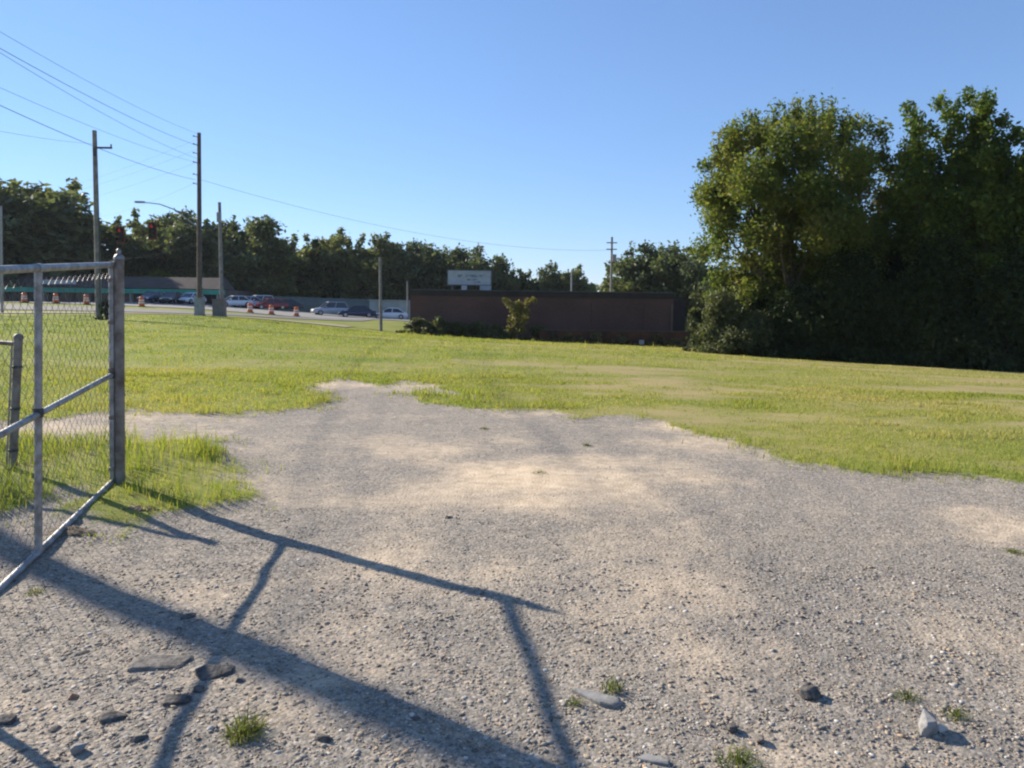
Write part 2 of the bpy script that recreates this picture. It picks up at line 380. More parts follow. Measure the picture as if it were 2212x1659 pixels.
def stones(n, y0, y1, smin, smax, base, keep=None, dens_pow=1.0):
    y = (y0 ** (2 - dens_pow) + rng.random(n) * (y1 ** (2 - dens_pow) - y0 ** (2 - dens_pow))) ** (1 / (2 - dens_pow))
    x = (rng.random(n) * 2 - 1) * (.70 * y + .35)
    z, mk = ground_z_fine(x, y)
    dv = np.zeros(n)
    for dx, dy, r, s in DIRT: dv = np.maximum(dv, s * np.exp(-(((x - dx) / 1.5) ** 2 + (y - dy) ** 2) / r ** 2))
    dn = fbm(x * 1.1, y * 1.1, 21)
    k = (mk > .05) & (rng.random(n) > np.clip(dv * 1.1 + (dn - .6) * 1.5, 0, .93))
    x, y, z = x[k], y[k], z[k]; n = len(x)
    s = smin + (smax - smin) * rng.random(n) ** 3.6
    bv, bf = base; nv = len(bv)
    V = bv[None] * (1 + (rng.random((n, nv, 1)) - .5) * .55)
    sc3 = np.stack([s * (.8 + .6 * rng.random(n)), s * (.7 + .4 * rng.random(n)), s * (.26 + .22 * rng.random(n))], -1)
    V = V * sc3[:, None]
    a = rng.random(n) * 6.283; ca, sa = np.cos(a)[:, None], np.sin(a)[:, None]; tl = (rng.random((n, 1)) - .5) * .5
    X_, Y_, Z_ = V[..., 0], V[..., 1], V[..., 2]
    Z2 = Z_ + X_ * tl
    V = np.stack([X_ * ca - Y_ * sa + x[:, None], X_ * sa + Y_ * ca + y[:, None], Z2 + (z + sc3[:, 2] * .12)[:, None]], -1)
    Fc = bf[None] + (np.arange(n) * nv)[:, None, None]
    return V.reshape(-1, 3), Fc.reshape(-1, 3)
def join(parts):
    V, Fc, o = [], [], 0
    for v, f in parts: V.append(v); Fc.append(f + o); o += len(v)
    return np.vstack(V), np.vstack(Fc)
m, nt, b = nodes('gravel_stone')
g = nt.nodes.new('ShaderNodeNewGeometry')
r = ramp(nt, [(0, (.11, .10, .09)), (.15, (.20, .18, .155)), (.45, (.295, .265, .225)), (.64, (.37, .30, .22)), (.75, (.40, .28, .18)), (.88, (.37, .335, .29)), (1, (.58, .54, .48))])
nt.links.new(g.outputs['Random Per Island'], r.inputs[0])
nn = noise(nt, 70, 3); fr = ramp(nt, [(.3, (.75, .75, .75)), (.7, (1.1, 1.1, 1.1))]); nt.links.new(nn.outputs['Fac'], fr.inputs[0])
nt.links.new(mix(nt, 1.0, r.outputs[0], fr.outputs[0], 'MULTIPLY'), b.inputs['Base Color']); b.inputs['Roughness'].default_value = .85; b.inputs['Specular IOR Level'].default_value = .2
V, Fc = join([stones(16000, 2.3, 5.0, .005, .016, ico_base(), dens_pow=1.5), stones(66000, 2.3, 6.2, .003, .010, OCT, dens_pow=1.2), stones(26000, 5.2, 14, .004, .011, OCT, dens_pow=1.4)])
o = link('gravel', np_mesh('gravel', V, Fc), m)
tag(o, 'loose grey and tan gravel spread over the drive', 'gravel', kind='stuff')

# ---------------------------------------------------------------- grass
def blades(x, y, z, h, w, segs, lmax=.85):
    n = len(x); a = rng.random(n) * 6.283
    lean = (rng.random(n) ** 1.3) * lmax; la = rng.random(n) * 6.283
    dx, dy = np.cos(la) * lean * h, np.sin(la) * lean * h
    px, py = np.cos(a) * w / 2, np.sin(a) * w / 2
    base = np.stack([x, y, z - .01], -1); side = np.stack([px, py, np.zeros(n)], -1)
    tip = base + np.stack([dx, dy, h], -1)
    if segs == 1:
        V = np.stack([base - side, base + side, tip], 1); Fc = np.arange(n * 3).reshape(n, 3); return V.reshape(-1, 3), Fc
    mid = base + np.stack([dx * .35, dy * .35, h * .6], -1)
    V = np.stack([base - side, base + side, mid + side * .75, mid - side * .75, tip], 1)
    o_ = (np.arange(n) * 5)[:, None]
    Fc = np.concatenate([o_ + np.array([[0, 1, 2]]), o_ + np.array([[0, 2, 3]]), o_ + np.array([[3, 2, 4]])]); return V.reshape(-1, 3), Fc
def gate_dist(x, y):
    ax, ay, bx_, by_ = -3.42, 6.6, -2.95, 4.0; ex, ey = bx_ - ax, by_ - ay
    t = np.clip(((x - ax) * ex + (y - ay) * ey) / (ex * ex + ey * ey), 0, 1)
    d = np.hypot(x - ax - ex * t, y - ay - ey * t)
    right = ((x - ax) * ey - (y - ay) * ex) < 0          # the camera side of the gate stays trampled
    return np.where(right, d * .8, d)
def field(n, y0, y1, h, wk, segs, power):
    y = (y0 ** (2 - power) + rng.random(n) * (y1 ** (2 - power) - y0 ** (2 - power))) ** (1 / (2 - power))
    x = (rng.random(n) * 2 - 1) * (.71 * y + .6)
    z, mk = ground_z_fine(x, y)
    pat = bare(x, y)
    k = (mk < .05 + .38 * rng.random(n) ** 4) & (rng.random(n) < np.clip(1.15 - pat * .8, .3, 1))
    # nothing under the trees on the right or beyond the field
    k &= (sdist(x, y, ISLAND) < -.1) | (rng.random(n) < .25 + .75 * smooth(.38, .56, fbm(x * 2.3, y * 2.3, 91, 3)))
    lim = np.interp(x / np.maximum(y, 1), [-.7, -.4, -.16, .22, .25, .7], [52, 54, 57.5, 57.5, 42, 36])
    k &= y < lim
    edge_h = 1 + 2.6 * smooth(1.6, .2, lim - y) * (x > -9) * (fbm(x * 1.5, y * 1.5, 93) + .2)
    k &= ~((x > -45) & (x < -12) & (y > 56.5))
    x, y, z, pat, mk, edge_h = x[k], y[k], z[k], pat[k], mk[k], edge_h[k]
    inisl = sdist(x, y, ISLAND)
    hh = h * (.45 + .9 * rng.random(len(x)) ** 1.5) * (1.25 - .75 * pat)
    hh *= edge_h * (1 + 1.1 * smooth(.60, .72, fbm(x * 1.9, y * 1.9, 95, 3)))
    hh *= 1 + .5 * smooth(-.5, .0, mk) * (inisl < -.3)
    hh = hh * np.where(inisl > .1, 3.8, np.where(inisl > -.1, 2.6, 1))
    gd = gate_dist(x, y); hh = hh * np.clip(.18 + gd * 1.1, .18, 1)
    return blades(x, y, z, hh, np.maximum(.006, wk * y) * (.7 + .6 * rng.random(len(x))), segs)
grassm = leafmat('grass_blade', [(.12, (.065, .105, .017)), (.33, (.18, .235, .032)), (.53, (.28, .29, .055)), (.70, (.36, .305, .11)), (.90, (.44, .36, .20))], trans=.42, nscale=.22, rough=.7, tboost=1.35, xdry=.008, spread=1.5)
V, Fc = join([field(170000, 5.2, 17, .034, .0009, 3, .95), field(190000, 14, 58, .040, .0011, 1, 1.15)])
o = link('grass', np_mesh('grass', V, Fc), grassm); tag(o, 'patchy short green and straw coloured grass over the open lot', 'grass', kind='stuff')
weedm = leafmat('weed_blade', [(.1, (.05, .075, .015)), (.5, (.12, .15, .03)), (.9, (.24, .22, .09))], .4, 12)
def weed(u, v, n, spread, h, label, name='weed_clump', group='weeds in the gravel', base=None, w=.005):
    c = Vector(base) if base else hit(u, v)
    n = int(n * 1.8); r = spread * rng.random(n) ** .8; a = rng.random(n) * 6.283
    x, y = c.x + r * np.cos(a), c.y + r * np.sin(a); z, _ = ground_z_fine(x, y)
    V, Fc = blades(x - c.x, y - c.y, z - c.z, h * (.25 + .8 * rng.random(n)) * (1.15 - .7 * r / spread), np.full(n, w), 3, 1.9)
    return tag(link(name, np_mesh(name, V, Fc), weedm, loc=c), label, 'weed', group)
weed(530, 1595, 150, .09, .10, 'low green weed tuft in the gravel left of the bottom centre, inside the fence shadow')
weed(1322, 1497, 50, .05, .09, 'small green weed sprouting beside the flat concrete slab')
weed(1240, 1530, 40, .05, .05, 'tiny weed at the near edge of the flat concrete slab')
weed(1960, 1512, 60, .07, .06, 'weed tuft just left of and behind the upright grey rock')
weed(2065, 1555, 50, .06, .06, 'weed tuft right beside the upright grey rock')
weed(1595, 1652, 130, .10, .07, 'weed patch at the bottom edge of the photo right of centre')
weed(1165, 1024, 50, .08, .05, 'lone green tuft on the pale sandy patch')
weed(2190, 1200, 90, .09, .05, 'weed tuft at the right edge of the gravel')
weed(1268, 962, 70, .06, .05, 'small tuft in the gravel below the grass edge right of centre')
weed(1045, 926, 100, .08, .05, 'small tuft in the gravel below the grass edge near the centre')
weed(75, 1282, 60, .06, .05, 'tiny weed beneath the low rail of the gate')

# ---------------------------------------------------------------- stones and broken paving lying in the gravel
def rock(name, u, v, dims, rz, label, material, tilt=0.0, cat='stone', seed=1, sink=.3, group=None):
    c = hit(u, v); r_ = np.random.default_rng(seed); bm = bmesh.new()
    if dims[2] < .45 * min(dims[0], dims[1]):       # flat slab: broken outline, top and bottom
        na = 9; an = np.sort(r_.random(na) * 6.283); rr = .8 + .25 * r_.random(na)
        for a_, q in zip(an, rr):
            sq = 1 / max(abs(math.cos(a_)), abs(math.sin(a_))) ** .6
            for z, t in ((-.5, 1.0), (.36, .98), (.5, .86)): bm.verts.new((math.cos(a_) * q * sq * t * .42, math.sin(a_) * q * sq * t * .42, z + (r_.random() - .5) * .12))
    else:
        for p in r_.normal(size=(26, 3)):
            p /= np.linalg.norm(p); p = np.sign(p) * np.abs(p) ** .75 * (.38 + .2 * r_.random()); bm.verts.new(tuple(p))
    g_ = bmesh.ops.convex_hull(bm, input=list(bm.verts))
    bmesh.ops.delete(bm, geom=[v_ for v_ in bm.verts if not v_.link_faces], context='VERTS')
    bmesh.ops.bevel(bm, geom=list(bm.edges), offset=.035, segments=1, affect='EDGES', clamp_overlap=True)
    for v_ in bm.verts: v_.co = Vector((v_.co.x * dims[0], v_.co.y * dims[1], v_.co.z * dims[2]))
    me_ = bpy.data.meshes.new(name); bm.to_mesh(me_); bm.free()
    o = link(name, me_, material, loc=(c.x, c.y, c.z + dims[2] * (.38 - sink)))
    o.rotation_euler = (tilt, tilt * .4, rz); return tag(o, label, cat, group)
def mound(u, v, w, d, h, label, seed):
    c = hit(u, v); n, k = 40, 9; V = [(0, 0, h)]; Fc = []
    for i in range(1, k + 1):
        for j in range(n):
            a_ = 6.283 * j / n; q = i / k * (1 + .35 * (float(fbm(np.array([math.cos(a_) * 1.5 + seed]), np.array([math.sin(a_) * 1.5]), seed)[0]) - .5))
            x, y = math.cos(a_) * q * w / 2, math.sin(a_) * q * d / 2
            V.append((x, y, h * max(0, 1 - (i / k) ** 2) * (.35 + 1.3 * float(fbm(np.array([x * 9 + seed]), np.array([y * 9.]), seed)[0])) - .03 * (i / k) + (random.random() - .5) * .02))
    for j in range(n): Fc.append((0, 1 + j, 1 + (j + 1) % n))
    for i in range(k - 1):
        for j in range(n):
            p, q = 1 + i * n + j, 1 + i * n + (j + 1) % n; Fc += [(p, p + n, q + n), (p, q + n, q)]
    return tag(link('soil_heap', np_mesh('soil_heap', np.array(V), np.array(Fc)), soil, loc=c), label, 'soil')
stone_g = mat('stone_grey', (.30, .29, .275), (.18, .175, .165), 18, .9, bmp=.5)
stone_d = mat('stone_dark', (.15, .135, .12), (.05, .046, .042), 30, .95, bmp=.9)
stone_r = mat('stone_rust', (.33, .18, .10), (.22, .13, .08), 20, .9, bmp=.5)
stone_w = mat('stone_pale', (.55, .52, .46), (.4, .37, .32), 20, .9, bmp=.4)
rock('rock', 1748, 1508, (.10, .085, .06), .4, 'dark brown rock with flat top in the gravel right of centre', stone_d, .1, seed=3, sink=.2)
rock('rock', 2008, 1580, (.085, .15, .085), -.5, 'upright grey rock near the lower right corner', stone_g, .35, seed=5, sink=.2)
rock('concrete_slab', 1288, 1520, (.30, .115, .035), -.38, 'flat grey concrete slab sunk in the gravel by a small weed', stone_g, .05, 'slab', seed=8, sink=.4)
rock('concrete_slab', 1405, 1650, (.20, .07, .03), -.2, 'flat pale slab sliver at the bottom edge right of centre', stone_g, .0, 'slab', seed=9, sink=.45)
rock('asphalt_chunk', 465, 1465, (.20, .12, .055), .25, 'dark broken asphalt chunk where the wide shadow meets the rail shadow', stone_d, .15, seed=11, sink=.3)
rock('asphalt_chunk', 375, 1528, (.18, .10, .04), .1, 'flat dark asphalt chunk left of the low weed tuft', stone_d, .1, seed=12)
rock('asphalt_chunk', 240, 1565, (.13, .08, .05), .5, 'dark stone in the gravel near the lower left corner', stone_d, .2, seed=13)
rock('asphalt_chunk', 15, 1560, (.10, .08, .05), .2, 'dark chunk at the left edge of the photo above the lowest shadow', stone_d, .2, seed=14)
rock('asphalt_chunk', 408, 1340, (.09, .06, .045), .9, 'dark stone lying in the wide blurred shadow on the left', stone_d, .2, seed=15)
rock('asphalt_chunk', 350, 1440, (.36, .2, .04), .15, 'thin sheet of old asphalt breaking through the gravel on the left', mat('asphalt_old', (.22, .2, .175), (.10, .09, .08), 26, .95, bmp=.9), .04, seed=16, sink=.30)
rock('rock', 158, 1518, (.05, .04, .04), .2, 'rust coloured stone near the left edge of the gravel', stone_r, .2, seed=17, sink=.2)
rock('rock', 455, 1583, (.035, .03, .03), .2, 'white pebble beside the low weed tuft', stone_w, .2, seed=18, sink=.2)
rock('rock', 2035, 1582, (.045, .035, .03), .6, 'small pale stone in front of the upright grey rock', stone_w, .2, seed=19, sink=.2)
rock('rock', 1580, 1585, (.055, .045, .035), .6, 'small black stone in the gravel below the dark brown rock', stone_d, .2, seed=20, sink=.2)
rock('rock', 1640, 1608, (.05, .04, .035), 1.6, 'small black stone at the bottom right of centre', stone_d, .2, seed=24, sink=.2)
rock('rock', 970, 1124, (.07, .05, .045), .6, 'small dark stone below the sandy patch at mid distance', stone_d, .2, seed=21, sink=.2)
rock('rock', 170, 1625, (.06, .05, .05), .3, 'grey stone in the lower left corner', stone_g, .2, seed=22, sink=.2)
rock('rock', 600, 1405, (.04, .04, .03), .3, 'small grey stone between the two rail shadows', stone_g, .2, seed=23, sink=.2)
soil = mat('soil_dark', (.19, .15, .105), (.10, .08, .06), 14, .95, bmp=.6)
mound(310, 1108, .7, .32, .04, 'low heap of dark soil at the foot of the gate post', 31)
mound(150, 1150, .6, .3, .03, 'low heap of dark soil under the gate', 32)

# ================================================================== GATE, POST, SHORT FENCE
steel = mat('galvanised_steel', (.37, .37, .37), (.19, .18, .17), 12, .5, .45, spec=.5, bmp=.1)
steel_d = mat('weathered_steel', (.27, .245, .22), (.12, .095, .075), 9, .65, .25, spec=.35, bmp=.15)
wirem = mat('fence_wire', (.20, .195, .18), (.13, .125, .12), 30, .6, .3)
iron = mat('fittings', (.10, .095, .09), (.05, .05, .05), 20, .6, .5)
H_b, H_t = P(243, 1040, 6.6), P(241, 572, 6.6)          # hinge end
N_b, N_t = P(0, 1272, 4.54), P(0, 583, 4.54)            # where it leaves the photo
TE = 1.46                                                # free end of the gate, towards the viewer
def gp(t, k):
    """point on the gate: t along (0 hinge .. TE free end), k height fraction"""
    return (H_b.lerp(N_b, t)).lerp(H_t.lerp(N_t, t), k)
gate = empty('chain_link_gate', (H_b.x, H_b.y, H_b.z))
tag(gate, 'grey steel chain link gate standing half open on the left', 'gate')
go = Vector(gate.location)
def gpart(name, pts, r, material=steel, n=12): return MB().path([Vector(p) - go for p in pts], r, n).build(name, material, gate)
gpart('top_rail', [gp(-.005, 1), gp(TE, 1)], .026)
gpart('bottom_rail', [gp(-.005, 0), gp(TE, 0)], .023)
KM = .497
gpart('middle_rail', [gp(0, KM), gp(TE, KM - .01)], .021)
gpart('upright', [gp(0, -.01), gp(0, 1.01)], .024)
gpart('upright', [gp(.735, -.01), gp(.735, .985)], .024)
gpart('upright', [gp(TE, -.01), gp(TE, 1.01)], .024)
nW = 56; mb = MB(); nh = 34
gl = (gp(TE, 0) - gp(0, 0)).length; wv = []
nrm = (gp(TE, 0) - gp(0, 0)).cross(Vector((0, 0, 1))).normalized() * .004
for i in range(nW):
    pts = []
    for j in range(nh + 1):
        t = TE * (i + .5 + (.5 if ((i + j) % 2) else -.5)) / nW
        pts.append(gp(t, .012 + .955 * j / nh) - go + nrm * (1 if j % 2 else -1))
    mb.path(pts, .0017, 3, False)
mb.build('wire_mesh', wirem, gate)
for k in (.06, .3, .52, .74, .93):
    c = gp(0, k) - go; MB().lathe([(.027, -.018), (.030, -.016), (.030, .016), (.027, .018)], 12, tuple(c)).build('tension_band', steel_d, gate)
for t in (0, .735, TE):
    c = gp(t, KM) - go; MB().lathe([(.027, -.03), (.031, -.026), (.031, .026), (.027, .03)], 12, tuple(c)).build('brace_fitting', iron, gate)
for t in (0, .735, TE):
    c = gp(t, 1) - go; d = (gp(1, 1) - gp(0, 1)).normalized()
    MB().path([c - d * .035, c + d * .035], .0315, 12).build('corner_fitting', steel, gate)
# hinge post
pb = P(260, 1075, 6.62); pt = P(257, 560, 6.62); pb.z = G(pb.x, pb.y) - .05
post = empty('gate_post', (pb.x, pb.y, pb.z)); tag(post, 'weathered grey steel hinge post at the end of the open gate', 'post')
mb = MB().path([(0, 0, 0), (pt - pb) * .5, pt - pb], [.041, .040, .040], 16); mb.build('shaft', steel_d, post)
tp = pt - pb
MB().lathe([(.036, 0), (.042, .0), (.042, .02), (.03, .035), (.016, .045), (.02, .06), (.021, .072), (.012, .088), (.002, .094)], 14, tuple(tp)).build('cap', steel, post)
for k in (.17, .42, .80):
    c = (pt - pb) * k
    MB().lathe([(.041, -.015), (.045, -.012), (.045, .012), (.041, .015)], 14, tuple(c)).build('band', steel_d, post)
for k in (.17, .80):
    c = (pt - pb) * k; d = (Vector((H_b.x, H_b.y, 0)) - Vector((pb.x, pb.y, 0)))
    MB().box((c.x + d.x * .5, c.y + d.y * .5, c.z), (.10, .03, .03), math.atan2(d.y, d.x)).path([c + d * .3 + Vector((0, 0, -.05)), c + d * .3 + Vector((0, 0, .05))], .011, 8).build('hinge', iron, post)
# short fence behind the gate
fb = P(27, 1050, 6.95); ft = P(40, 732, 6.95); fb.z = G(fb.x, fb.y) - .05
fen = empty('chain_link_fence', (fb.x, fb.y, fb.z)); tag(fen, 'low chain link fence with thick post behind the gate at the left edge', 'fence')
tp = ft - fb
MB().path([(0, 0, 0), tp], .036, 14).build('post', steel_d, fen)
MB().lathe([(.037, 0), (.043, 0), (.043, .02), (.03, .04), (.01, .05)], 12, tuple(tp)).build('post_cap', steel_d, fen)
fd = Vector((-1, .32, .02)).normalized()
MB().path([tp * .965, tp * .965 + fd * 4], .021, 10).build('top_rail', steel_d, fen)
MB().path([fd * .075 + tp * .06, fd * .075 + tp * .955], .008, 6).build('tension_bar', steel, fen)
MB().path([fd * 2.5, fd * 2.5 + tp * 1.0], .03, 12).build('post', steel_d, fen)
MB().path([fd * 4, fd * 4 + tp * 1.0], .03, 12).build('post', steel_d, fen)
mb = MB()
for i in range(66):
    mb.path([fd * (.09 + .06 * (i + .5 + (.5 if (i + j) % 2 else -.5))) + tp * (.06 + .9 * j / 22) for j in range(23)], .0016, 3, False)
mb.build('wire_mesh', wirem, fen)
for k in (.2, .5, .8):
    MB().lathe([(.037, -.012), (.042, -.01), (.042, .01), (.037, .012)], 12, tuple(tp * k)).build('tension_band', iron, fen)

# ================================================================== UTILITY POLES AND WIRES
wood = mat('pole_wood', (.16, .125, .095), (.085, .068, .055), 3, .9, bmp=.3)
wood_g = mat('pole_wood_grey', (.27, .25, .225), (.16, .145, .13), 3, .9, bmp=.3)
insm = mat('insulator', (.22, .21, .2), (.3, .29, .28), 10, .35)
def pole(u0, v0, u1, v1, Y, r0, r1, label, material=wood, name='utility_pole'):
    b_, t_ = P(u1, v1, Y), P(u0, v0, Y); b_.z = G(b_.x, b_.y) - .1 if b_.z > G(b_.x, b_.y) - 2 else b_.z
    e = empty(name, b_); tag(e, label, 'utility pole', 'utility poles along the roads')
    MB().path([(0, 0, 0), (t_ - b_) * .5, t_ - b_], [r0, (r0 + r1) / 2, r1], 12).build('shaft', material, e)
    return e, b_, t_
p1, p1b, p1t = pole(204, 282, 214, 690, 48, .19, .13, 'bare grey brown utility pole with short arm, left of the taller pole pair', wood_g)
c = P(207, 319, 48) - p1b
MB().box((c.x + .45, c.y, c.z), (1.1, .10, .11)).build('crossarm', wood, p1)
MB().path([c + Vector((.95, 0, .05)), c + Vector((.95, 0, .22))], .05, 8).build('insulator', insm, p1)
MB().box((c.x, c.y - .16, c.z - .3), (.12, .14, .5)).build('bracket', iron, p1)
MB().path([P(214, 470, 47.8) - p1b, P(217, 690, 47.8) - p1b], .035, 6).build('cable_riser', iron, p1)
p2, p2b, p2t = pole(430, 287, 431, 672, 60, .21, .14, 'dark brown utility pole with the street lamp arm and the most wires', wood)
for v_ in (296, 313, 332, 352, 378, 398):
    c = P(427, v_, 60) - p2b
    MB().path([c, c + Vector((-.28, -.05, .06))], [.035, .03], 8).lathe([(.03, -.05), (.07, -.03), (.04, 0), (.07, .03), (.03, .07)], 10, tuple(c + Vector((-.3, -.05, .06)))).build('insulator', insm, p2)
c0 = P(429, 492, 60) - p2b
MB().path([c0, P(400, 470, 60) - p2b, P(375, 452, 60) - p2b, P(345, 441, 60) - p2b, P(312, 437, 60) - p2b], [.05, .05, .045, .04, .035], 8).build('lamp_arm', steel, p2)
c = P(301, 437, 60) - p2b
MB().loft([[(c.x + x, c.y + y * w_, c.z + z) for y, z in ((-1, -.05), (1, -.05), (.8, .09), (-.8, .09))] for x, w_ in ((.42, .06), (.2, .14), (-.25, .17), (-.36, .08))]).build('lamp_head', insm, p2)
MB().path([P(431, 375, 59.7) - p2b, P(432, 640, 59.7) - p2b], .04, 6).build('cable_riser', iron, p2)
p3, p3b, p3t = pole(474, 437, 480, 674, 72, .19, .14, 'weathered grey utility pole just right of the dark lamp pole', wood_g)
c = P(475, 470, 72) - p3b
MB().box((c.x, c.y - .2, c.z), (.35, .3, .9)).build('transformer', insm, p3)
p4, p4b, p4t = pole(821, 556, 823, 715, 60, .13, .1, 'thin grey utility pole left of the brick building', wood_g)
MB().box((p4t.x - p4b.x, 0, p4t.z - p4b.z - .35), (.5, .08, .08)).build('crossarm', wood, p4)
p5, _, _ = pole(880, 606, 881, 690, 100, .13, .1, 'short distant pole beside the left end of the brick building', wood_g)
p6, p6b, p6t = pole(1322, 512, 1320, 660, 95, .18, .13, 'distant utility pole in the sky gap behind the brick building', wood_g)
for dz in (.7, 1.5):
    MB().box((p6t.x - p6b.x, 0, p6t.z - p6b.z - dz), (1.3, .12, .12)).build('crossarm', wood, p6)
MB().box((p6t.x - p6b.x + .3, -.25, p6t.z - p6b.z - 2.6), (.5, .45, .9)).build('transformer', insm, p6)
p7, _, _ = pole(1235, 583, 1234, 660, 80, .09, .08, 'slim pale pole rising behind the brick roof', steel)
# pole beyond the left edge: carries the wires that leave the photo and throws the wide soft shadow on the gravel
p0b = Vector((-14.7, 12.75, G(-14.7, 12.75) - .1))
e0 = empty('utility_pole', p0b); tag(e0, 'near utility pole outside the left edge that throws the wide soft shadow', 'utility pole', 'utility poles along the roads')

def through(A, u, v, base):
    """height on the near pole so that a straight wire from A passes (u, v)"""
    n = (A - EYE).cross(P(u, v, 10) - EYE)
    return EYE.z - (n.x * (base.x - EYE.x) + n.y * (base.y - EYE.y)) / n.z
cable = mat('cable_black', (.05, .05, .05), (.035, .035, .035), 5, .6)
def wire(A, B, r, sag, label, n=24):
    A, B = Vector(A), Vector(B); pts = []; r *= .45
    for i in range(n + 1):
        t = i / n; p = A.lerp(B, t); p.z -= sag * 4 * t * (1 - t); pts.append(p - A)
    return tag(MB().path(pts, r, 5).build('power_line', cable, loc=A), label, 'wire', 'overhead wires')
tops = []
def near_wire(u0, v0, Y, u, v, r, sag, label):
    A = P(u0, v0, Y); z = through(A, u, v, p0b) + sag * .9
    tops.append(z); wire(A, (p0b.x, p0b.y, z), r, sag, label)
near_wire(425, 288, 60, 0, 62, .017, .5, 'topmost wire running from the dark lamp pole off the upper left')
near_wire(425, 314, 60, 0, 98, .026, .5, 'second wire from the top on the dark lamp pole, running off the upper left')
near_wire(425, 342, 60, 0, 106, .020, .6, 'third wire from the top on the dark lamp pole, running off the upper left')
near_wire(424, 350, 60, 0, 183, .016, .5, 'thin wire that passes just behind the top of the bare left pole')
near_wire(422, 388, 60, 0, 220, .028, .6, 'thick wire crossing the bare left pole below its top')
near_wire(206, 311, 48, 0, 274, .014, .3, 'lone wire from the bare left pole to the left edge')
ztop = max(tops) + .5
MB().path([(0, 0, 0), (0, 0, (ztop - p0b.z) * .5), (0, 0, ztop - p0b.z)], [.17, .15, .12], 12).build('shaft', wood, e0)
MB().box((.1, .05, max(tops) - p0b.z - .15), (1.5, .11, .12), .6).build('crossarm', wood, e0)
MB().lathe([(.22, 0), (.26, .05), (.26, .85), (.2, .95), (.05, 1.0)], 14, (.28, .28, min(tops) - p0b.z - 1.6)).build('transformer', insm, e0)
for k, (va, ub, vb) in enumerate([(300, 60, 425), (322, 60, 436), (350, 60, 458), (392, 200, 470)]):
    wire(P(428, va, 60), P(ub, vb, 118), .016, .5, ['highest', 'second', 'third', 'lowest'][k] + ' of the thin wires slanting down leftward from the lamp pole to the woods')
wire(P(433, 388, 60), P(1320, 540, 95), .024, 1.6, 'long wire from the lamp pole right across the sky to the distant pole')
wire(P(432, 545, 60), P(822, 600, 60), .012, 1.0, 'low cable from the lamp pole to the thin pole by the brick building')
wire(P(428, 526, 60), P(60, 545, 58), .03, .9, 'lower span cable running left from the lamp pole behind the gate')
wire(P(428, 470, 60), P(60, 480, 58), .014, .55, 'thin upper span wire that carries the two traffic signals')
tag(pole(2, 445, 4, 660, 58, .10, .08, 'slim grey pole cut by the left edge of the photo', steel)[0])
# traffic signals
sigm = mat('signal_black', (.03, .025, .02), (.02, .018, .016), 8, .5)
def emit(name, c, s):
    m_, nt_, b_ = nodes(name); b_.inputs['Base Color'].default_value = (*c, 1)
    b_.inputs['Emission Color'].default_value = (*c, 1); b_.inputs['Emission Strength'].default_value = s; return m_
redl = emit('red_lens', (.45, .03, .02), .15)
darkl = mat('dark_lens', (.05, .04, .02), (.04, .03, .02), 8, .3)
backm = mat('signal_backplate', (.16, .05, .035), (.11, .04, .03), 6, .5)
for u, v, lab in ((260, 508, 'left one of two hanging traffic signals, near the gate post'), (329, 499, 'right one of two hanging traffic signals, left of the lamp pole')):
    c = P(u, v, 59); e = empty('traffic_signal', c); tag(e, lab, 'traffic signal', 'traffic signals on the span wire')
    MB().box((0, 0, 0), (.36, .24, 1.1)).build('housing', sigm, e)
    MB().box((0, .06, 0), (.62, .03, 1.34)).build('backplate', backm, e)
    for k, z in enumerate((.36, 0, -.36)):
        MB().path([(0, -.12, z), (0, -.135, z)], .13, 14).build('lens', redl if k == 0 else darkl, e)
        pts = [(.15 * math.cos(a), .15 * math.sin(a)) for a in np.linspace(-.3, math.pi + .3, 9)]
        mbv = MB(); mbv.add([(x, -.12, z + zz) for x, zz in pts] + [(x, -.36, z + zz) for x, zz in pts], [(i, i + 1, i + 10, i + 9) for i in range(8)]); mbv.build('visor', sigm, e)
    MB().path([(0, 0, .55), (0, 0, 1.0)], .025, 6).build('hanger', sigm, e)

# ================================================================== BUILDINGS
m, nt, b = nodes('brick_far')
tc = nt.nodes.new('ShaderNodeTexCoord'); mp = nt.nodes.new('ShaderNodeMapping'); mp.inputs['Rotation'].default_value = (math.pi / 2, 0, 0)
br = nt.nodes.new('ShaderNodeTexBrick'); br.inputs['Scale'].default_value = 1.0
br.inputs['Brick Width'].default_value = .22; br.inputs['Row Height'].default_value = .075; br.inputs['Mortar Size'].default_value = .008
br.inputs['Color1'].default_value = (.125, .05, .036, 1); br.inputs['Color2'].default_value = (.09, .037, .029, 1); br.inputs['Mortar'].default_value = (.13, .105, .09, 1)
nt.links.new(tc.outputs['Object'], mp.inputs[0]); nt.links.new(mp.outputs[0], br.inputs['Vector'])
nz = noise(nt, .45, 5); rr = ramp(nt, [(.35, (.8, .78, .78)), (.7, (1.1, 1.1, 1.1))]); nt.links.new(nz.outputs['Fac'], rr.inputs[0])
nt.links.new(mix(nt, 1.0, br.outputs['Color'], rr.outputs[0], 'MULTIPLY'), b.inputs['Base Color']); b.inputs['Roughness'].default_value = .9
brickm = m
bx0, bx1, bY = X(886, 62), X(1455, 62), 62.0
bz1 = P(1170, 630, 62).z; bz0 = min(G(bx0, bY), G(bx1, bY)) - .4
bw, bd = bx1 - bx0, 16.0
brick = empty('brick_building', ((bx0 + bx1) / 2, bY + bd / 2, bz0)); tag(brick, 'long low red brick building with flat roof across the far side of the lot', 'building')
hh = bz1 - bz0
MB().box((0, 0, (hh - .45) / 2), (bw, bd, hh - .45)).build('wall', brickm, brick)
coping = mat('coping_dark', (.05, .036, .032), (.035, .028, .026), 1.5, .8)
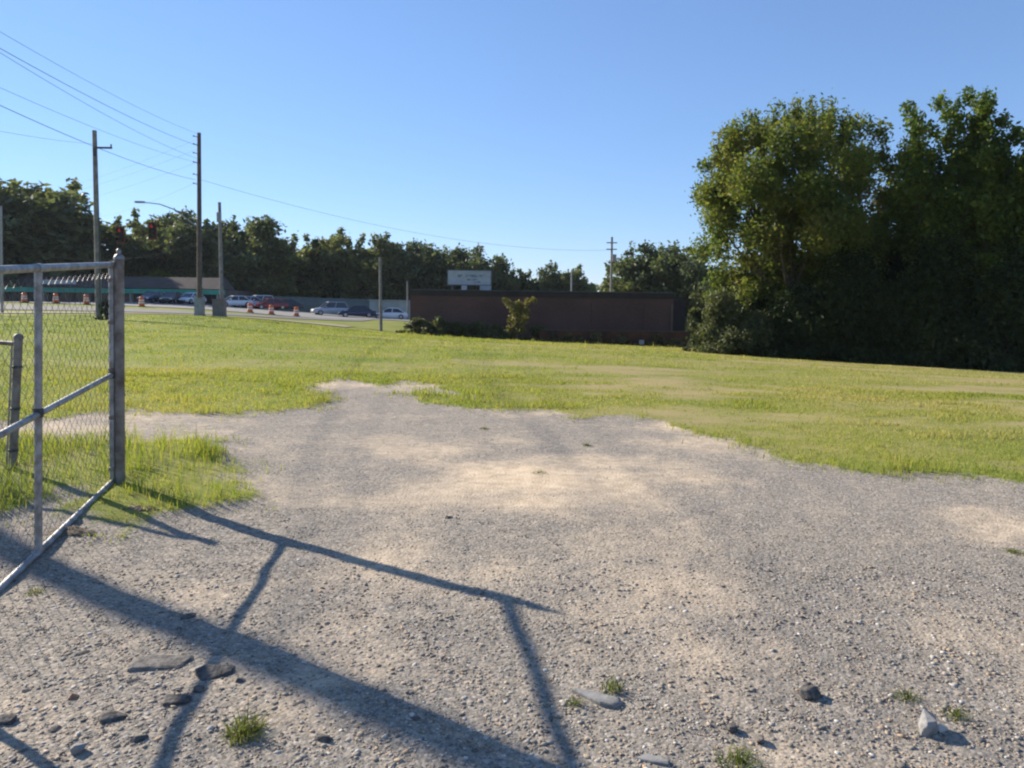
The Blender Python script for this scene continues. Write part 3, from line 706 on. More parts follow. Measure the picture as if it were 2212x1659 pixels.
MB().box((0, 0, hh - .225), (bw + .12, bd + .12, .45)).build('parapet', coping, brick)
MB().box((0, 0, hh + .03), (bw + .3, bd + .3, .06)).build('coping', mat('coping_metal', (.12, .12, .13), (.08, .08, .09), 2, .5), brick)
MB().box((bw / 2 - .12, -bd / 2 - .06, hh * .42), (.14, .12, hh * .8)).build('downspout', mat('downspout_tan', (.15, .105, .085), (.12, .085, .07), 4, .6), brick)
for k in range(5):
    xk = -bw / 2 + bw * (k + .5) / 5
    MB().box((xk, -bd / 2 - .03, hh * .42), (.42, .06, hh * .84 - .1)).build('pilaster', brickm, brick)
MB().box((bw / 2 + 1.1, 2.0, (hh - .3) / 2), (2.2, 9, hh - .3)).build('side_wing', coping, brick)
# sign on the roof
sgm = mat('sign_white', (.46, .47, .47), (.34, .36, .37), 1.6, .5)
sl, sr = P(968, 606, 64), P(1060, 608, 64)
sgn = empty('roof_sign', ((sl.x + sr.x) / 2, 64, bz1 + .05)); tag(sgn, 'wide white sign board standing on the brick building roof', 'sign')
sw = sr.x - sl.x; zt, zb = P(1014, 585, 64).z - bz1 - .05, P(1014, 615, 64).z - bz1 - .05
MB().box((0, 0, (zt + zb) / 2), (sw, .25, zt - zb)).build('panel', sgm, sgn)
frm = mat('sign_frame', (.16, .17, .18), (.12, .12, .13), 4, .5)
for z in (zt + .03, zb - .03): MB().box((0, 0, z), (sw + .16, .3, .07)).build('frame', frm, sgn)
for x in (-sw / 2 - .04, sw / 2 + .04): MB().box((x, 0, (zt + zb) / 2), (.07, .3, zt - zb)).build('frame', frm, sgn)
MB().box((-sw * .12, -.02, zb * .5), (.45, .2, zb + .1)).build('support', sgm, sgn)
MB().box((sw * .38, -.02, zb * .5), (.95, .2, zb + .1)).build('support', sgm, sgn)
MB().box((-sw * .40, .1, zb * .5), (.12, .12, zb)).build('support', frm, sgn)
blur = mat('sign_faded_print', (.16, .18, .18), (.44, .45, .45), 3.2, .6, lo=.42, hi=.6)
for (x, z, w_, h_) in ((.06, .62, .62, .16), (-.02, .36, .38, .10), (.3, .2, .16, .08)):
    MB().box((x * sw * .6, -.128, zb + (zt - zb) * z), (w_ * sw, .006, h_ * (zt - zb) * 1.3)).build('faded_print', blur, sgn)
# low wall in front of the right half
wl, wr = P(1165, 742, 59.6), P(1492, 752, 59.6)
lw = empty('low_brick_wall', ((wl.x + wr.x) / 2, 59.6, min(G(wl.x, 59.6), G(wr.x, 59.6)) - .1)); tag(lw, 'low reddish brown wall with rough top in front of the brick building', 'wall')
wlen = wr.x - wl.x; wtop = P(1340, 716, 59.6).z - lw.location.z
rusty = mat('low_wall_rusty', (.15, .062, .034), (.07, .038, .026), 1.1, .95, bmp=.3)
MB().box((0, 0, wtop / 2), (wlen, .35, wtop)).build('wall', rusty, lw)
MB().box((0, 0, wtop + .04), (wlen + .06, .45, .08)).build('coping', mat('coping_tan', (.13, .085, .055), (.09, .062, .045), 1.5, .9), lw)
for k in range(8): MB().box((-wlen / 2 + wlen * (k + .5) / 8, -.19, wtop / 2), (.32, .06, wtop)).build('pier', rusty, lw)
c = P(1386, 738, 58.6); zb_ = G(c.x, c.y)
e = empty('meter_box', (c.x, c.y, zb_)); tag(e, 'small white box standing before the low brick wall', 'box')
MB().box((0, 0, .28), (.34, .25, .34)).build('box', sgm, e); MB().box((0, 0, .06), (.08, .08, .14)).build('stand', frm, e); MB().box((0, -.13, .28), (.26, .015, .26)).build('cover', sgm, e)

# store with green fascia, far left
SY = 104
xL, xR = X(-260, SY), X(478, SY); z0 = G(X(200, SY), SY) - .6; zT = P(300, 622, SY).z + .3
store = empty('strip_mall', ((xL + xR) / 2, SY + 8, z0)); tag(store, 'long low store with green fascia and dark shop front beyond the road', 'building')
sw_ = xR - xL; h_f = zT - z0
darkw = mat('store_wall', (.15, .12, .11), (.10, .085, .08), .5, .85)
greenf = mat('fascia_green', (.06, .34, .23), (.045, .27, .18), 1.2, .5)
MB().box((0, 0, (h_f - .4) / 2), (sw_, 15, h_f - .4)).build('wall', darkw, store)
MB().box((0, -8.4, h_f - .75), (sw_ + .5, 2.4, .62)).build('green_fascia', greenf, store)
roofm = mat('store_roof', (.10, .075, .065), (.065, .055, .05), .7, .85)
MB().loft([[(-sw_ / 2, -8.2, h_f - .32), (sw_ / 2, -8.2, h_f - .32), (sw_ / 2, -2.5, h_f - .32), (-sw_ / 2, -2.5, h_f - .32)], [(-sw_ / 2 + 1, -5.2, h_f + 1.3), (sw_ / 2 - 1, -5.2, h_f + 1.3), (sw_ / 2 - 1, -3.5, h_f + 1.3), (-sw_ / 2 + 1, -3.5, h_f + 1.3)]]).build('roof', roofm, store)
glassd = mat('shop_glass', (.02, .025, .035), (.04, .045, .06), .4, .12, spec=.5)
for k in range(16):
    xk = -sw_ / 2 + sw_ * (k + .5) / 16
    wdw = MB().box((xk, -7.53, 1.55), (sw_ / 16 * .78, .07, 2.2)).build('shop_window', mat('window_frame_dark', (.06, .06, .06), (.05, .05, .05), 5, .5), store)
    for s_ in (-.5, .5): MB().box((xk + s_ * sw_ / 16 * .37, -7.575, 1.55), (sw_ / 16 * .34, .03, 2.0)).build('pane', glassd, wdw)
for k in range(9): MB().box((-sw_ / 2 + sw_ * k / 8, -9.3, (h_f - 1.1) / 2), (.22, .22, h_f - 1.1)).build('column', mat('column_grey', (.3, .28, .26), (.22, .2, .19), 2, .7), store)
c = P(46, 609, SY - 10)
sg2 = empty('shop_sign', (c.x, SY - 2.6, z0 + h_f - .32)); tag(sg2, 'long white shop sign on the store roof edge at the far left', 'sign')
MB().box((0, 0, .62), (4.9, .2, .55)).build('panel', sgm, sg2)
for x in (-1.8, 1.8): MB().box((x, .03, .2), (.1, .1, .42)).build('support', frm, sg2)
# grey fence panels and pale shed behind the parked cars
fY = 113; fx0, fx1 = X(494, fY), X(800, fY)
tealm = mat('panel_grey_teal', (.15, .185, .185), (.11, .135, .14), .8, .6, .2)
fz = G((fx0 + fx1) / 2, fY)
pf = empty('metal_panel_fence', ((fx0 + fx1) / 2, fY, fz)); tag(pf, 'long grey green metal panel fence behind the parked cars', 'fence')
npn = 11; base = MB().box((0, 0, 0), ((fx1 - fx0) / npn - .06, .08, 2.3)).mesh('panel'); base.materials.append(tealm)
for k in range(npn):
    x = fx0 + (fx1 - fx0) * (k + .5) / npn; o = bpy.data.objects.new('panel', base); COL.objects.link(o); o.parent = pf
    o.location = (x - pf.location.x, 0, P(494 + (800 - 494) * (k + .5) / npn, 638 + 10 * k / npn, fY).z - 1.1 - fz)
for k in range(npn + 1):
    x = fx0 + (fx1 - fx0) * k / npn; MB().box((x - pf.location.x, .1, .9), (.12, .12, 2.4)).build('post', frm, pf)
shx0, shx1 = X(798, 112), X(905, 112); shz = G(shx0, 112) - .3; sht = P(850, 650, 112).z
sh = empty('low_shed', ((shx0 + shx1) / 2, 114, shz)); tag(sh, 'pale grey low shed left of the brick building behind the white car', 'building')
MB().box((0, 0, (sht - shz) / 2), (shx1 - shx0, 4, sht - shz)).build('wall', mat('shed_pale', (.42, .43, .40), (.33, .34, .32), .8, .7), sh)
MB().box((0, 0, sht - shz + .08), (shx1 - shx0 + .5, 4.5, .14)).build('roof', mat('shed_roof', (.36, .38, .38), (.28, .3, .3), .8, .5, .3), sh)
MB().box((-1.5, -2.03, 1.0), (1.6, .06, 1.5)).build('door', mat('shed_door', (.25, .27, .27), (.2, .2, .2), 2, .6), sh)

# cabinets by the poles
cabm = mat('cabinet_metal', (.30, .32, .33), (.23, .24, .25), 2.5, .6, .1)
for (u0, u1, vt, vb, Y, label, material, nm) in ((423, 439, 645, 676, 58.4, 'pale grey metal utility cabinet at the foot of the dark lamp pole', cabm, 'utility_cabinet'),
                                             (462, 486, 648, 678, 58.6, 'wide brownish grey utility cabinet in front of the grey pole', mat('cabinet_brown', (.21, .175, .16), (.15, .13, .12), 2.5, .7), 'utility_cabinet')):
    a, c_ = P(u0, vb, Y), P(u1, vt, Y); z_ = G((a.x + c_.x) / 2, Y); e = empty(nm, ((a.x + c_.x) / 2, Y, z_)); tag(e, label, 'cabinet', 'cabinets at the roadside')
    w_, h_ = c_.x - a.x, c_.z - z_
    MB().box((0, 0, h_ / 2 + .04), (w_, .6, h_ - .08)).build('body', material, e); MB().box((0, 0, h_ + .03), (w_ + .1, .72, .06)).build('lid', material, e)
    MB().box((0, 0, .03), (w_ + .06, .66, .12)).build('plinth', mat('plinth_concrete', (.3, .29, .27), (.24, .23, .22), 4, .9), e)
    for s_ in (-1, 1):
        d_ = MB().box((s_ * w_ / 4, -.31, h_ / 2 + .04), (w_ / 2 - .05, .03, h_ - .25)).build('door', material, e); MB().box((-s_ * .07 + s_ * w_ / 8, -.335, h_ * .55), (.03, .03, .16)).build('handle', frm, d_)

# traffic drums
orange = mat('drum_orange', (.75, .16, .035), (.6, .13, .03), 3, .5); white = mat('drum_white', (.75, .74, .7), (.65, .64, .6), 3, .5); rub = mat('rubber_black', (.03, .03, .03), (.02, .02, .02), 6, .8)
def drum(u, Y, label):
    x = X(u, Y); e = empty('traffic_drum', (x, Y, G(x, Y) + .05)); tag(e, label, 'traffic drum', 'orange drums along the road')
    prof = [(.29, .08), (.29, .3), (.27, .31), (.27, .53), (.25, .54), (.25, .76), (.23, .77), (.23, .97), (.17, 1.02)]
    MB().lathe(prof, 14).build('body', orange, e); MB().lathe([(.42, 0), (.42, .06), (.31, .1)], 12).build('base', rub, e)
    for r_, z in ((.276, .36), (.256, .60)): MB().lathe([(r_, z), (r_, z + .13)], 14).build('stripe', white, e)
    MB().box((0, 0, 1.06), (.14, .04, .1)).build('handle', orange, e)
for u, Y, l in ((53, 77, 'leftmost orange traffic drum, seen through the gate'), (121, 77, 'orange traffic drum just right of the gate upright'), (187, 76, 'orange traffic drum left of the bare pole'),
                (306, 75, 'orange traffic drum just right of the gate post'), (540, 78, 'orange traffic drum before the silver car'), (586, 78, 'orange traffic drum before the red car'), (640, 79, 'rightmost orange traffic drum, left of the silver van')):
    drum(u, Y + 6, l)

# cars
glass = mat('car_glass', (.02, .025, .03), (.03, .035, .04), 2, .08, spec=.6); rimm = mat('car_rim', (.4, .4, .41), (.3, .3, .3), 6, .35, .7)
lampw = mat('car_headlight', (.7, .7, .68), (.6, .6, .6), 6, .15, spec=.6); lampr = mat('car_taillight', (.35, .02, .02), (.25, .015, .015), 6, .2, spec=.5); trim = mat('car_trim', (.03, .03, .032), (.02, .02, .02), 6, .6)
def car(u, Y, ang, paint, label, suv=False):
    x = X(u, Y); e = empty('parked_car', (x, Y, G(x, Y) + .07), ang); tag(e, label, 'car', 'cars parked across the road')
    hb = 1.02 if suv else .90; top = 1.72 if suv else 1.45
    st = [(-2.3, .40, .72, .66), (-2.24, .32, hb - .10, .80), (-1.9, .26, hb - .01, .87), (-1.0, .22, hb, .90), (.6, .22, hb - .01, .90), (1.2, .24, hb - .06, .89), (1.9, .27, hb - .18, .85), (2.22, .33, hb - .28, .76), (2.3, .42, hb - .36, .62)]
    rings = [[(px, -w * .93, zb), (px, w * .93, zb), (px, w, zb + (zt_ - zb) * .35), (px, w * .98, zb + (zt_ - zb) * .75), (px, w * .86, zt_), (px, -w * .86, zt_), (px, -w * .98, zb + (zt_ - zb) * .75), (px, -w, zb + (zt_ - zb) * .35)] for px, zb, zt_, w in st]
    MB().loft(rings, True).build('body', paint, e)
    if suv: lo, hi = (-2.1, 1.15, .82), (-1.75, .35, .68)
    else: lo, hi = (-1.85, 1.15, .80), (-1.05, .30, .62)
    def rect(a, c_, w, z): return [(a, -w, z), (c_, -w, z), (c_, w, z), (a, w, z)]
    MB().loft([rect(*lo, hb - .05), rect(*hi, top - .06)]).build('window_glass', glass, e)
    MB().loft([rect(hi[0] - .05, hi[1] + .06, hi[2] + .02, top - .08), rect(hi[0] + .08, hi[1] - .1, hi[2] - .08, top)]).build('roof', paint, e)
    for f_ in (0, .52, 1):       # pillars
        for s_ in (-1, 1):
            a = Vector((lo[0] + (lo[1] - lo[0]) * f_, s_ * lo[2], hb - .05)); c_ = Vector((hi[0] + (hi[1] - hi[0]) * f_, s_ * hi[2], top - .06)); MB().path([a, c_], .04, 5).build('pillar', paint, e)
    for wx in (-1.42, 1.42):
        for s_ in (-1, 1):
            w = MB().path([(wx, s_ * .68, .32), (wx, s_ * .92, .32)], .33, 16).build('wheel', rub, e); MB().path([(wx, s_ * .90, .32), (wx, s_ * .935, .32)], .20, 12).build('rim', rimm, w)
    for s_ in (-1, 1):
        MB().box((2.2, s_ * .58, hb - .33), (.16, .32, .13)).build('headlight', lampw, e); MB().box((-2.24, s_ * .62, hb - .2), (.12, .26, .15)).build('taillight', lampr, e)
        MB().box((.75, s_ * .98, hb + .06), (.16, .18, .12)).build('mirror', paint, e)
    MB().box((2.28, 0, .38), (.1, 1.3, .14)).build('bumper', trim, e); MB().box((-2.28, 0, .42), (.1, 1.3, .14)).build('bumper', trim, e)
def paint(name, c): return mat(name, c, tuple(x * .93 for x in c), 1.5, .25, .1, spec=.6)
pw, ps, pb_, pr, pd = paint('paint_white', (.72, .73, .74)), paint('paint_silver', (.42, .44, .47)), paint('paint_navy', (.02, .03, .075)), paint('paint_red', (.28, .03, .03)), paint('paint_black', (.025, .025, .03))
R = math.radians
car(413, 99, R(-100), pw, 'white car half hidden by the pale utility cabinet')
car(506, 99, R(-140), pw, 'white car just right of the weathered grey pole')
car(534, 101, R(-150), ps, 'silver car between the white car and the red car', False)
car(556, 102, R(-145), pw, 'white van behind the orange drum', True)
car(582, 100, R(-140), pr, 'red car in the middle of the parked row')
car(615, 103, R(-150), pd, 'black car right of the red car')
car(713, 97, R(-152), ps, 'silver sport utility car in the right hand group of three', True)
car(771, 95, R(-165), pb_, 'dark blue car in the middle of the right hand group of three')
car(842, 97, R(-172), pw, 'white car nearest the left end of the brick building')
car(330, 97, R(-95), pb_, 'dark blue car in front of the green fascia, nearer the gate post')
car(372, 97, R(-85), pd, 'black car in front of the green fascia, nearer the lamp pole')

# ================================================================== TREES
bark = mat('bark', (.11, .085, .065), (.06, .048, .038), 5, .95, bmp=.5)
L_olive = leafmat('leaf_olive', [(.12, (.034, .066, .018)), (.40, (.082, .122, .028)), (.68, (.145, .168, .038)), (.9, (.22, .19, .05)), (1.0, (.25, .17, .055))], trans=.5, nscale=.3, spread=1.4)
L_green = leafmat('leaf_green', [(.15, (.036, .068, .016)), (.45, (.085, .13, .026)), (.7, (.145, .18, .035)), (.95, (.22, .22, .05))], trans=.48, nscale=.4)
L_dark = leafmat('leaf_dark', [(.2, (.014, .028, .012)), (.5, (.028, .046, .014)), (.8, (.05, .07, .02)), (1, (.08, .09, .03))], trans=.35, nscale=.3)  # understory shade put into the leaf colour itself
L_shrub = leafmat('leaf_shrub', [(.15, (.045, .06, .026)), (.5, (.09, .105, .045)), (.8, (.15, .155, .075)), (1, (.22, .20, .11))], trans=.35, nscale=.8)
L_far = leafmat('leaf_far', [(.12, (.065, .085, .045)), (.45, (.125, .148, .066)), (.7, (.195, .205, .08)), (.95, (.26, .245, .10))], trans=.42, nscale=.12)

def leaf_mesh(name, clumps, per, size, r_, shell=.55):
    """clumps: (x,y,z,rx,ry,rz); leaves spread through each clump, denser towards its surface"""
    C = np.array(clumps); n = len(C); k = np.maximum(4, (per * (C[:, 3] * C[:, 4] * C[:, 5]) ** (2 / 3) / np.mean((C[:, 3] * C[:, 4] * C[:, 5]) ** (2 / 3))).astype(int))
    idx = np.repeat(np.arange(n), k); N = len(idx)
    d = r_.normal(size=(N, 3)); d /= np.linalg.norm(d, axis=1, keepdims=True)
    rad = r_.random(N) ** shell
    c = C[idx, :3] + d * rad[:, None] * C[idx, 3:6] * (1 + .25 * r_.normal(size=(N, 1)) * .6)
    a = r_.normal(size=(N, 3)); a /= np.linalg.norm(a, axis=1, keepdims=True)
    b_ = np.cross(a, r_.normal(size=(N, 3))); b_ /= np.linalg.norm(b_, axis=1, keepdims=True) + 1e-9
    s = size * (.5 + 1.0 * r_.random(N) ** 1.5)[:, None]
    V = np.stack([c + a * s, c + b_ * s * .55, c - a * s, c - b_ * s * .55], 1).reshape(-1, 3)
    return np_mesh(name, V, np.arange(N * 4).reshape(N, 4))
def crown_clumps(r_, n, c, rx, ry, rz, cr, bias=.45, flat_bottom=0.0, spires=0, tall=1.0):
    out = []
    while len(out) < n:
        d = r_.normal(size=3); d /= np.linalg.norm(d); q = r_.random() ** bias
        p = d * q
        if p[2] < -1 + flat_bottom: continue
        k = cr * (.45 + 1.0 * r_.random())
        wob = 1 + .16 * math.sin(3.1 * math.atan2(d[1], d[0]) + 5 * d[2] + c[0])
        out.append((c[0] + p[0] * rx * wob, c[1] + p[1] * ry * wob, c[2] + p[2] * rz, k, k, k * .85 * tall))
    for _ in range(spires):
        a = r_.random() * 6.283; q = math.sqrt(r_.random()) * .9
        z = c[2] + rz * math.sqrt(max(0, 1 - q * q)) * .97
        out.append((c[0] + math.cos(a) * q * rx, c[1] + math.sin(a) * q * ry, z, cr * .38, cr * .38, cr * 1.15))
    return out
def trunk_mb(base, top, r0, limbs, r_):
    mb_ = MB(); b_, t_ = Vector(base), Vector(top); m1 = b_.lerp(t_, .35) + Vector((r_.normal() * .1, r_.normal() * .1, 0)) * (t_ - b_).length * .12
    mb_.path([b_, m1, b_.lerp(t_, .7), t_], [r0 * 1.25, r0 * .9, r0 * .6, r0 * .25], 9)
    for q in limbs:
        q = Vector(q); s_ = b_.lerp(t_, .3 + .4 * r_.random()); mid = s_.lerp(q, .5) + Vector((0, 0, -.06 * (q - s_).length))
        mb_.path([s_, mid, q], [r0 * .38, r0 * .24, r0 * .07], 6)
    return mb_
def near_tree(name, label, base, clumps, per, leaf, material, r0, seed, group=None, cat='tree', shell=.55):
    r_ = np.random.default_rng(seed); base = Vector(base)
    e = empty(name, base); tag(e, label, cat, group)
    C = np.array(clumps); C[:, :3] -= np.array(base)
    top = C[:, :3].mean(0); top[2] = C[:, 2].max() * .62; low = np.where(C[:, 2] < np.quantile(C[:, 2], .7))[0]; ids = r_.choice(low, min(16, len(low)), replace=False)
    trunk_mb((0, 0, -.2), top, r0, [C[i, :3] for i in ids], r_).build('trunk', bark, e)
    link('crown', leaf_mesh('crown', C, per, leaf, r_, shell), material, e)
    return e
def uv_clumps(r_, spots, Y, ry, jitter=.3):
    """spots (u, v, radius m): crown clumps placed round the tree's own axis at depth Y"""
    out = []
    for u, v, k in spots:
        p = P(u, v, Y); out.append((p.x, p.y + (r_.random() * 2 - 1) * ry, p.z, k, k, k))
    return out

# --- the large olive tree
r_ = np.random.default_rng(41)
TY = 42.0
c = P(1712, 432, TY); bx = X(1715, TY); bz = G(bx, TY)
cl = crown_clumps(r_, 112, (c.x, TY, c.z), 5.15, 4.8, 4.55, 1.0, .45, .06, 40)
cl += uv_clumps(r_, [(1535, 480, .9), (1530, 420, .9), (1545, 545, .8), (1560, 600, .7), (1600, 630, .8), (1570, 350, .8), (1880, 330, .8), (1900, 420, .9), (1890, 520, 1.0), (1650, 620, .9), (1640, 575, .8), (1590, 590, .9), (1610, 660, .9), (1580, 690, .8), (1680, 660, 1.0), (1560, 640, .7), (1720, 640, 1.0), (1760, 600, 1.0), (1800, 640, 1.0), (1850, 600, 1.0), (1600, 560, .8), (1700, 560, 1.0), (1740, 540, 1.0), (1780, 560, 1.0), (1820, 530, 1.0), (1760, 490, .9), (1690, 510, .9), (1720, 600, 1.0), (1905, 480, .9), (1915, 560, .9), (1915, 370, .9), (1890, 290, .8), (1925, 440, .9), (1860, 270, .8), (1930, 510, .9), (1900, 340, .8), (1870, 380, 1.0), (1850, 460, 1.0)], TY, 1.5)
near_tree('broadleaf_tree', 'large round olive green tree, left and broadest of the trees on the right', (bx, TY, bz), cl, 590, .10, L_olive, .28, 42, 'trees on the right')
# --- tall dark trees right of it
def spire_tree(label, u, Y, spots, n, rx, rz, vc, material, seed, name='tall_tree', per=520, leaf=.112):
    r2 = np.random.default_rng(seed); x = X(u, Y); cc = P(u, vc, Y)
    cl_ = crown_clumps(r2, n, (cc.x, Y, cc.z), rx, rx, rz, .8, .5, .05, 8)
    for us, vt, vb_, k in spots:
        nseg = max(3, int((vb_ - vt) / 26))
        for i in range(nseg):
            f_ = i / (nseg - 1); p = P(us + r2.normal() * 7, vt + (vb_ - vt) * f_ + 12, Y); kk = k * (.55 + .7 * f_)
            cl_.append((p.x, p.y + r2.normal() * .5, p.z, kk * .9, kk * .9, kk))
    return near_tree(name, label, (x, Y, G(x, Y)), cl_, per, leaf, material, .24, seed, 'trees on the right')
spire_tree('tall dark tree with pointed twin tops right of the big olive tree', 2062, 39, [(1965, 222, 430, .85), (2050, 205, 500, 1.0), (2092, 198, 480, .95), (2010, 270, 500, .95), (1990, 330, 520, .9)], 52, 2.6, 4.2, 540, L_green, 51)
spire_tree('tall tree with one pointed top near the right edge', 2150, 37.5, [(2150, 212, 470, 1.0), (2178, 250, 500, .9), (2120, 270, 480, .8)], 44, 2.1, 4.2, 540, L_green, 52)
spire_tree('tree with yellowing reddish leaves cut by the right edge', 2250, 36.5, [(2214, 250, 480, .7), (2270, 230, 480, .9)], 46, 2.4, 4.4, 520, L_olive, 53)
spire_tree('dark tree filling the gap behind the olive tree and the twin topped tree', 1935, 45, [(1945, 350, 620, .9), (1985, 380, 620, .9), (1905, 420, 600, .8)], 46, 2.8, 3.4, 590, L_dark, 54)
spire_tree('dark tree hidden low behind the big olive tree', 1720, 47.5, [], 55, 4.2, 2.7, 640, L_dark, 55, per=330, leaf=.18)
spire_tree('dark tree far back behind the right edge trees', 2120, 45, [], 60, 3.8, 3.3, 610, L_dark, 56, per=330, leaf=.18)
# --- understory shrubs along the field edge
def shrub(label, u, Y, w, h, n, material, seed, leaf=.10, per=340, name='shrub', group='shrubs under the right hand trees', z=None):
    r2 = np.random.default_rng(seed); x = X(u, Y); z = G(x, Y) if z is None else z
    cl_ = []
    for _ in range(n):
        a = r2.random() * 6.283; q = math.sqrt(r2.random()); hz = r2.random() ** .8
        k = min(w, h) * .22 * (.7 + .6 * r2.random())
        rr_ = q * w / 2 * max(.12, 1 - hz ** 1.4 * .85) * (1 + .3 * math.sin(a * 2 + seed))
        cl_.append((x + math.cos(a) * rr_, Y + math.sin(a) * rr_ * .8, z + k * .6 + hz * (h - k * 1.4), k, k, k))
    for _ in range(max(3, n // 3)):
        a = r2.random() * 6.283; q = .5 + .5 * r2.random(); k = min(w, h) * .16
        cl_.append((x + math.cos(a) * q * w / 2, Y + math.sin(a) * q * w * .4, z + k * .5, k * 1.2, k * 1.2, k * .8))
    return near_tree(name, label, (x, Y, z), cl_, per, leaf, material, .07, seed, group, 'shrub')
shrub('pale green shrub at the left foot of the right hand trees', 1560, 40.5, 2.6, 3.3, 26, L_shrub, 61)
shrub('sparse yellow green sapling at the corner of the brick building', 1502, 42.5, 1.3, 2.7, 11, L_shrub, 62, per=110)
shrub('low grey green shrub right of the pale shrub', 1640, 40.0, 2.8, 2.3, 26, L_shrub, 63)
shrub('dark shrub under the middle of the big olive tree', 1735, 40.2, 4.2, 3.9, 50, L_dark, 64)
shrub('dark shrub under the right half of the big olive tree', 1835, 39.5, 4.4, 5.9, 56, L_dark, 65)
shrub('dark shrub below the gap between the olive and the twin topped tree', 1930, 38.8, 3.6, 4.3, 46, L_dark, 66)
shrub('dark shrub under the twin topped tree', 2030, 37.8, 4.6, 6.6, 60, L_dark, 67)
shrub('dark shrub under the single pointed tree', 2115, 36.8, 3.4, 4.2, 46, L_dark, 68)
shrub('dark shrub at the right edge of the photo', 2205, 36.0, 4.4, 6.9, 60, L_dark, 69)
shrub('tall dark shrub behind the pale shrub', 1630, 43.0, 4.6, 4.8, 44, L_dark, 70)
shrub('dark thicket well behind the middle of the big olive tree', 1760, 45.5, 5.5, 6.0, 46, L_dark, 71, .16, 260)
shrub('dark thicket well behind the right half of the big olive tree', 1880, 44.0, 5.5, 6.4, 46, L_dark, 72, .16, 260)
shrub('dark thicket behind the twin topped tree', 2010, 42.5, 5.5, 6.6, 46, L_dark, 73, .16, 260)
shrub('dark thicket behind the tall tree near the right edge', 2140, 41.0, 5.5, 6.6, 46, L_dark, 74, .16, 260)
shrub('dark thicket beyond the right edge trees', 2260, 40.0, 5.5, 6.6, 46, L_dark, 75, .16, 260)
# --- planting before the brick building
for k, (u, w, h, l) in enumerate([(905, 2.2, 1.35, 'leftmost dark bush at the left corner of the brick building'), (948, 2.0, 1.2, 'second dark bush from the left along the brick wall'), (990, 2.1, 1.25, 'third dark bush from the left, below the roof sign'),
                                  (1030, 1.9, 1.1, 'fourth dark bush from the left along the brick wall'), (1068, 2.0, 1.2, 'dark bush just left of the yellowish young tree'), (1165, 1.8, 1.0, 'dark bush just right of the yellowish young tree')]):
    shrub(l, u, 60.2, w * 1.7, h * (1.2 if k % 2 else .95), 34, L_shrub, 80 + k, .12, 40, 'bush', 'bushes along the brick building')
r2 = np.random.default_rng(90); sx = X(1116, 58.2); sz = G(sx, 58.2); cl = []
for u, v, k in [(1098, 655, .28), (1108, 668, .3), (1122, 660, .32), (1140, 652, .26), (1152, 648, .22), (1118, 680, .36), (1105, 690, .3), (1132, 690, .34), (1115, 704, .36), (1128, 712, .3), (1100, 712, .26), (1112, 722, .3), (1136, 672, .28), (1090, 647, .2)]:
    p = P(u, v, 58.2); cl.append((p.x, 58.2 + r2.normal() * .35, p.z, k, k, k))
near_tree('young_tree', 'yellowish young tree with spreading stems in front of the brick wall', (sx, 58.2, sz), [(a_, b_, c_, d_ * 1.25, d_ * 1.25, d_ * 1.35) for a_, b_, c_, d_, _, _ in cl], 170, .10, leafmat('leaf_yellowish', [(.2, (.08, .085, .02)), (.5, (.16, .15, .045)), (.9, (.26, .21, .09))], .4, .8), .07, 91)
L_dry = leafmat('leaf_dry', [(.15, (.07, .065, .03)), (.5, (.14, .12, .055)), (.9, (.24, .19, .10))], .35, .8)
for k, u in enumerate((1235, 1290, 1345, 1420, 1465)):
    shrub(['first', 'second', 'third', 'fourth', 'fifth'][k] + ' dry weed clump from the left along the low brick wall', u, 58.9, 2.6, .75 + .2 * (k % 2), 16, L_dry, 95 + k, .09, 60, 'dry_weeds', 'dry weeds along the low wall')
shrub('dark pointed shrub leaning at the foot of the bare left pole', 228, 47.6, 1.0, 1.25, 12, L_dark, 110, .1, 150, 'bush', None)

# --- far tree line
ptop = []
def far_proto(seed, w, h, n, spires, cr):
    r3 = np.random.default_rng(seed)
    cl_ = crown_clumps(r3, n, (0, 0, h * .56), w / 2, w / 2, h * .44, cr, .45, 0, spires) + crown_clumps(r3, n // 3, (0, 0, h * .25), w * .45, w * .45, h * .24, cr, .6)
    cm = leaf_mesh('crown', cl_, 150, .29, r3); zz = np.empty(len(cm.vertices) * 3, dtype=np.float32); cm.vertices.foreach_get('co', zz)
    ptop.append(float(np.quantile(zz[2::3], .9985)))
    return cm, trunk_mb((0, 0, -.3), (0, 0, h * .75), .3, [cl_[i][:3] for i in r3.choice(len(cl_), 9, replace=False)], r3).mesh('trunk')
protos = [far_proto(201, 9, 12, 60, 3, 1.25), far_proto(202, 7.5, 12, 55, 6, 1.1), far_proto(203, 10, 12, 66, 2, 1.4), far_proto(204, 6.4, 12, 46, 4, 1.05)]
L_far2 = leafmat('leaf_far_dark', [(.12, (.04, .06, .036)), (.45, (.08, .105, .055)), (.7, (.125, .145, .065)), (.95, (.18, .18, .08))], trans=.38, nscale=.12)
for i_, (cme, tme) in enumerate(protos): cme.materials.append(L_far2 if i_ in (0, 2) else L_far); tme.materials.append(bark)
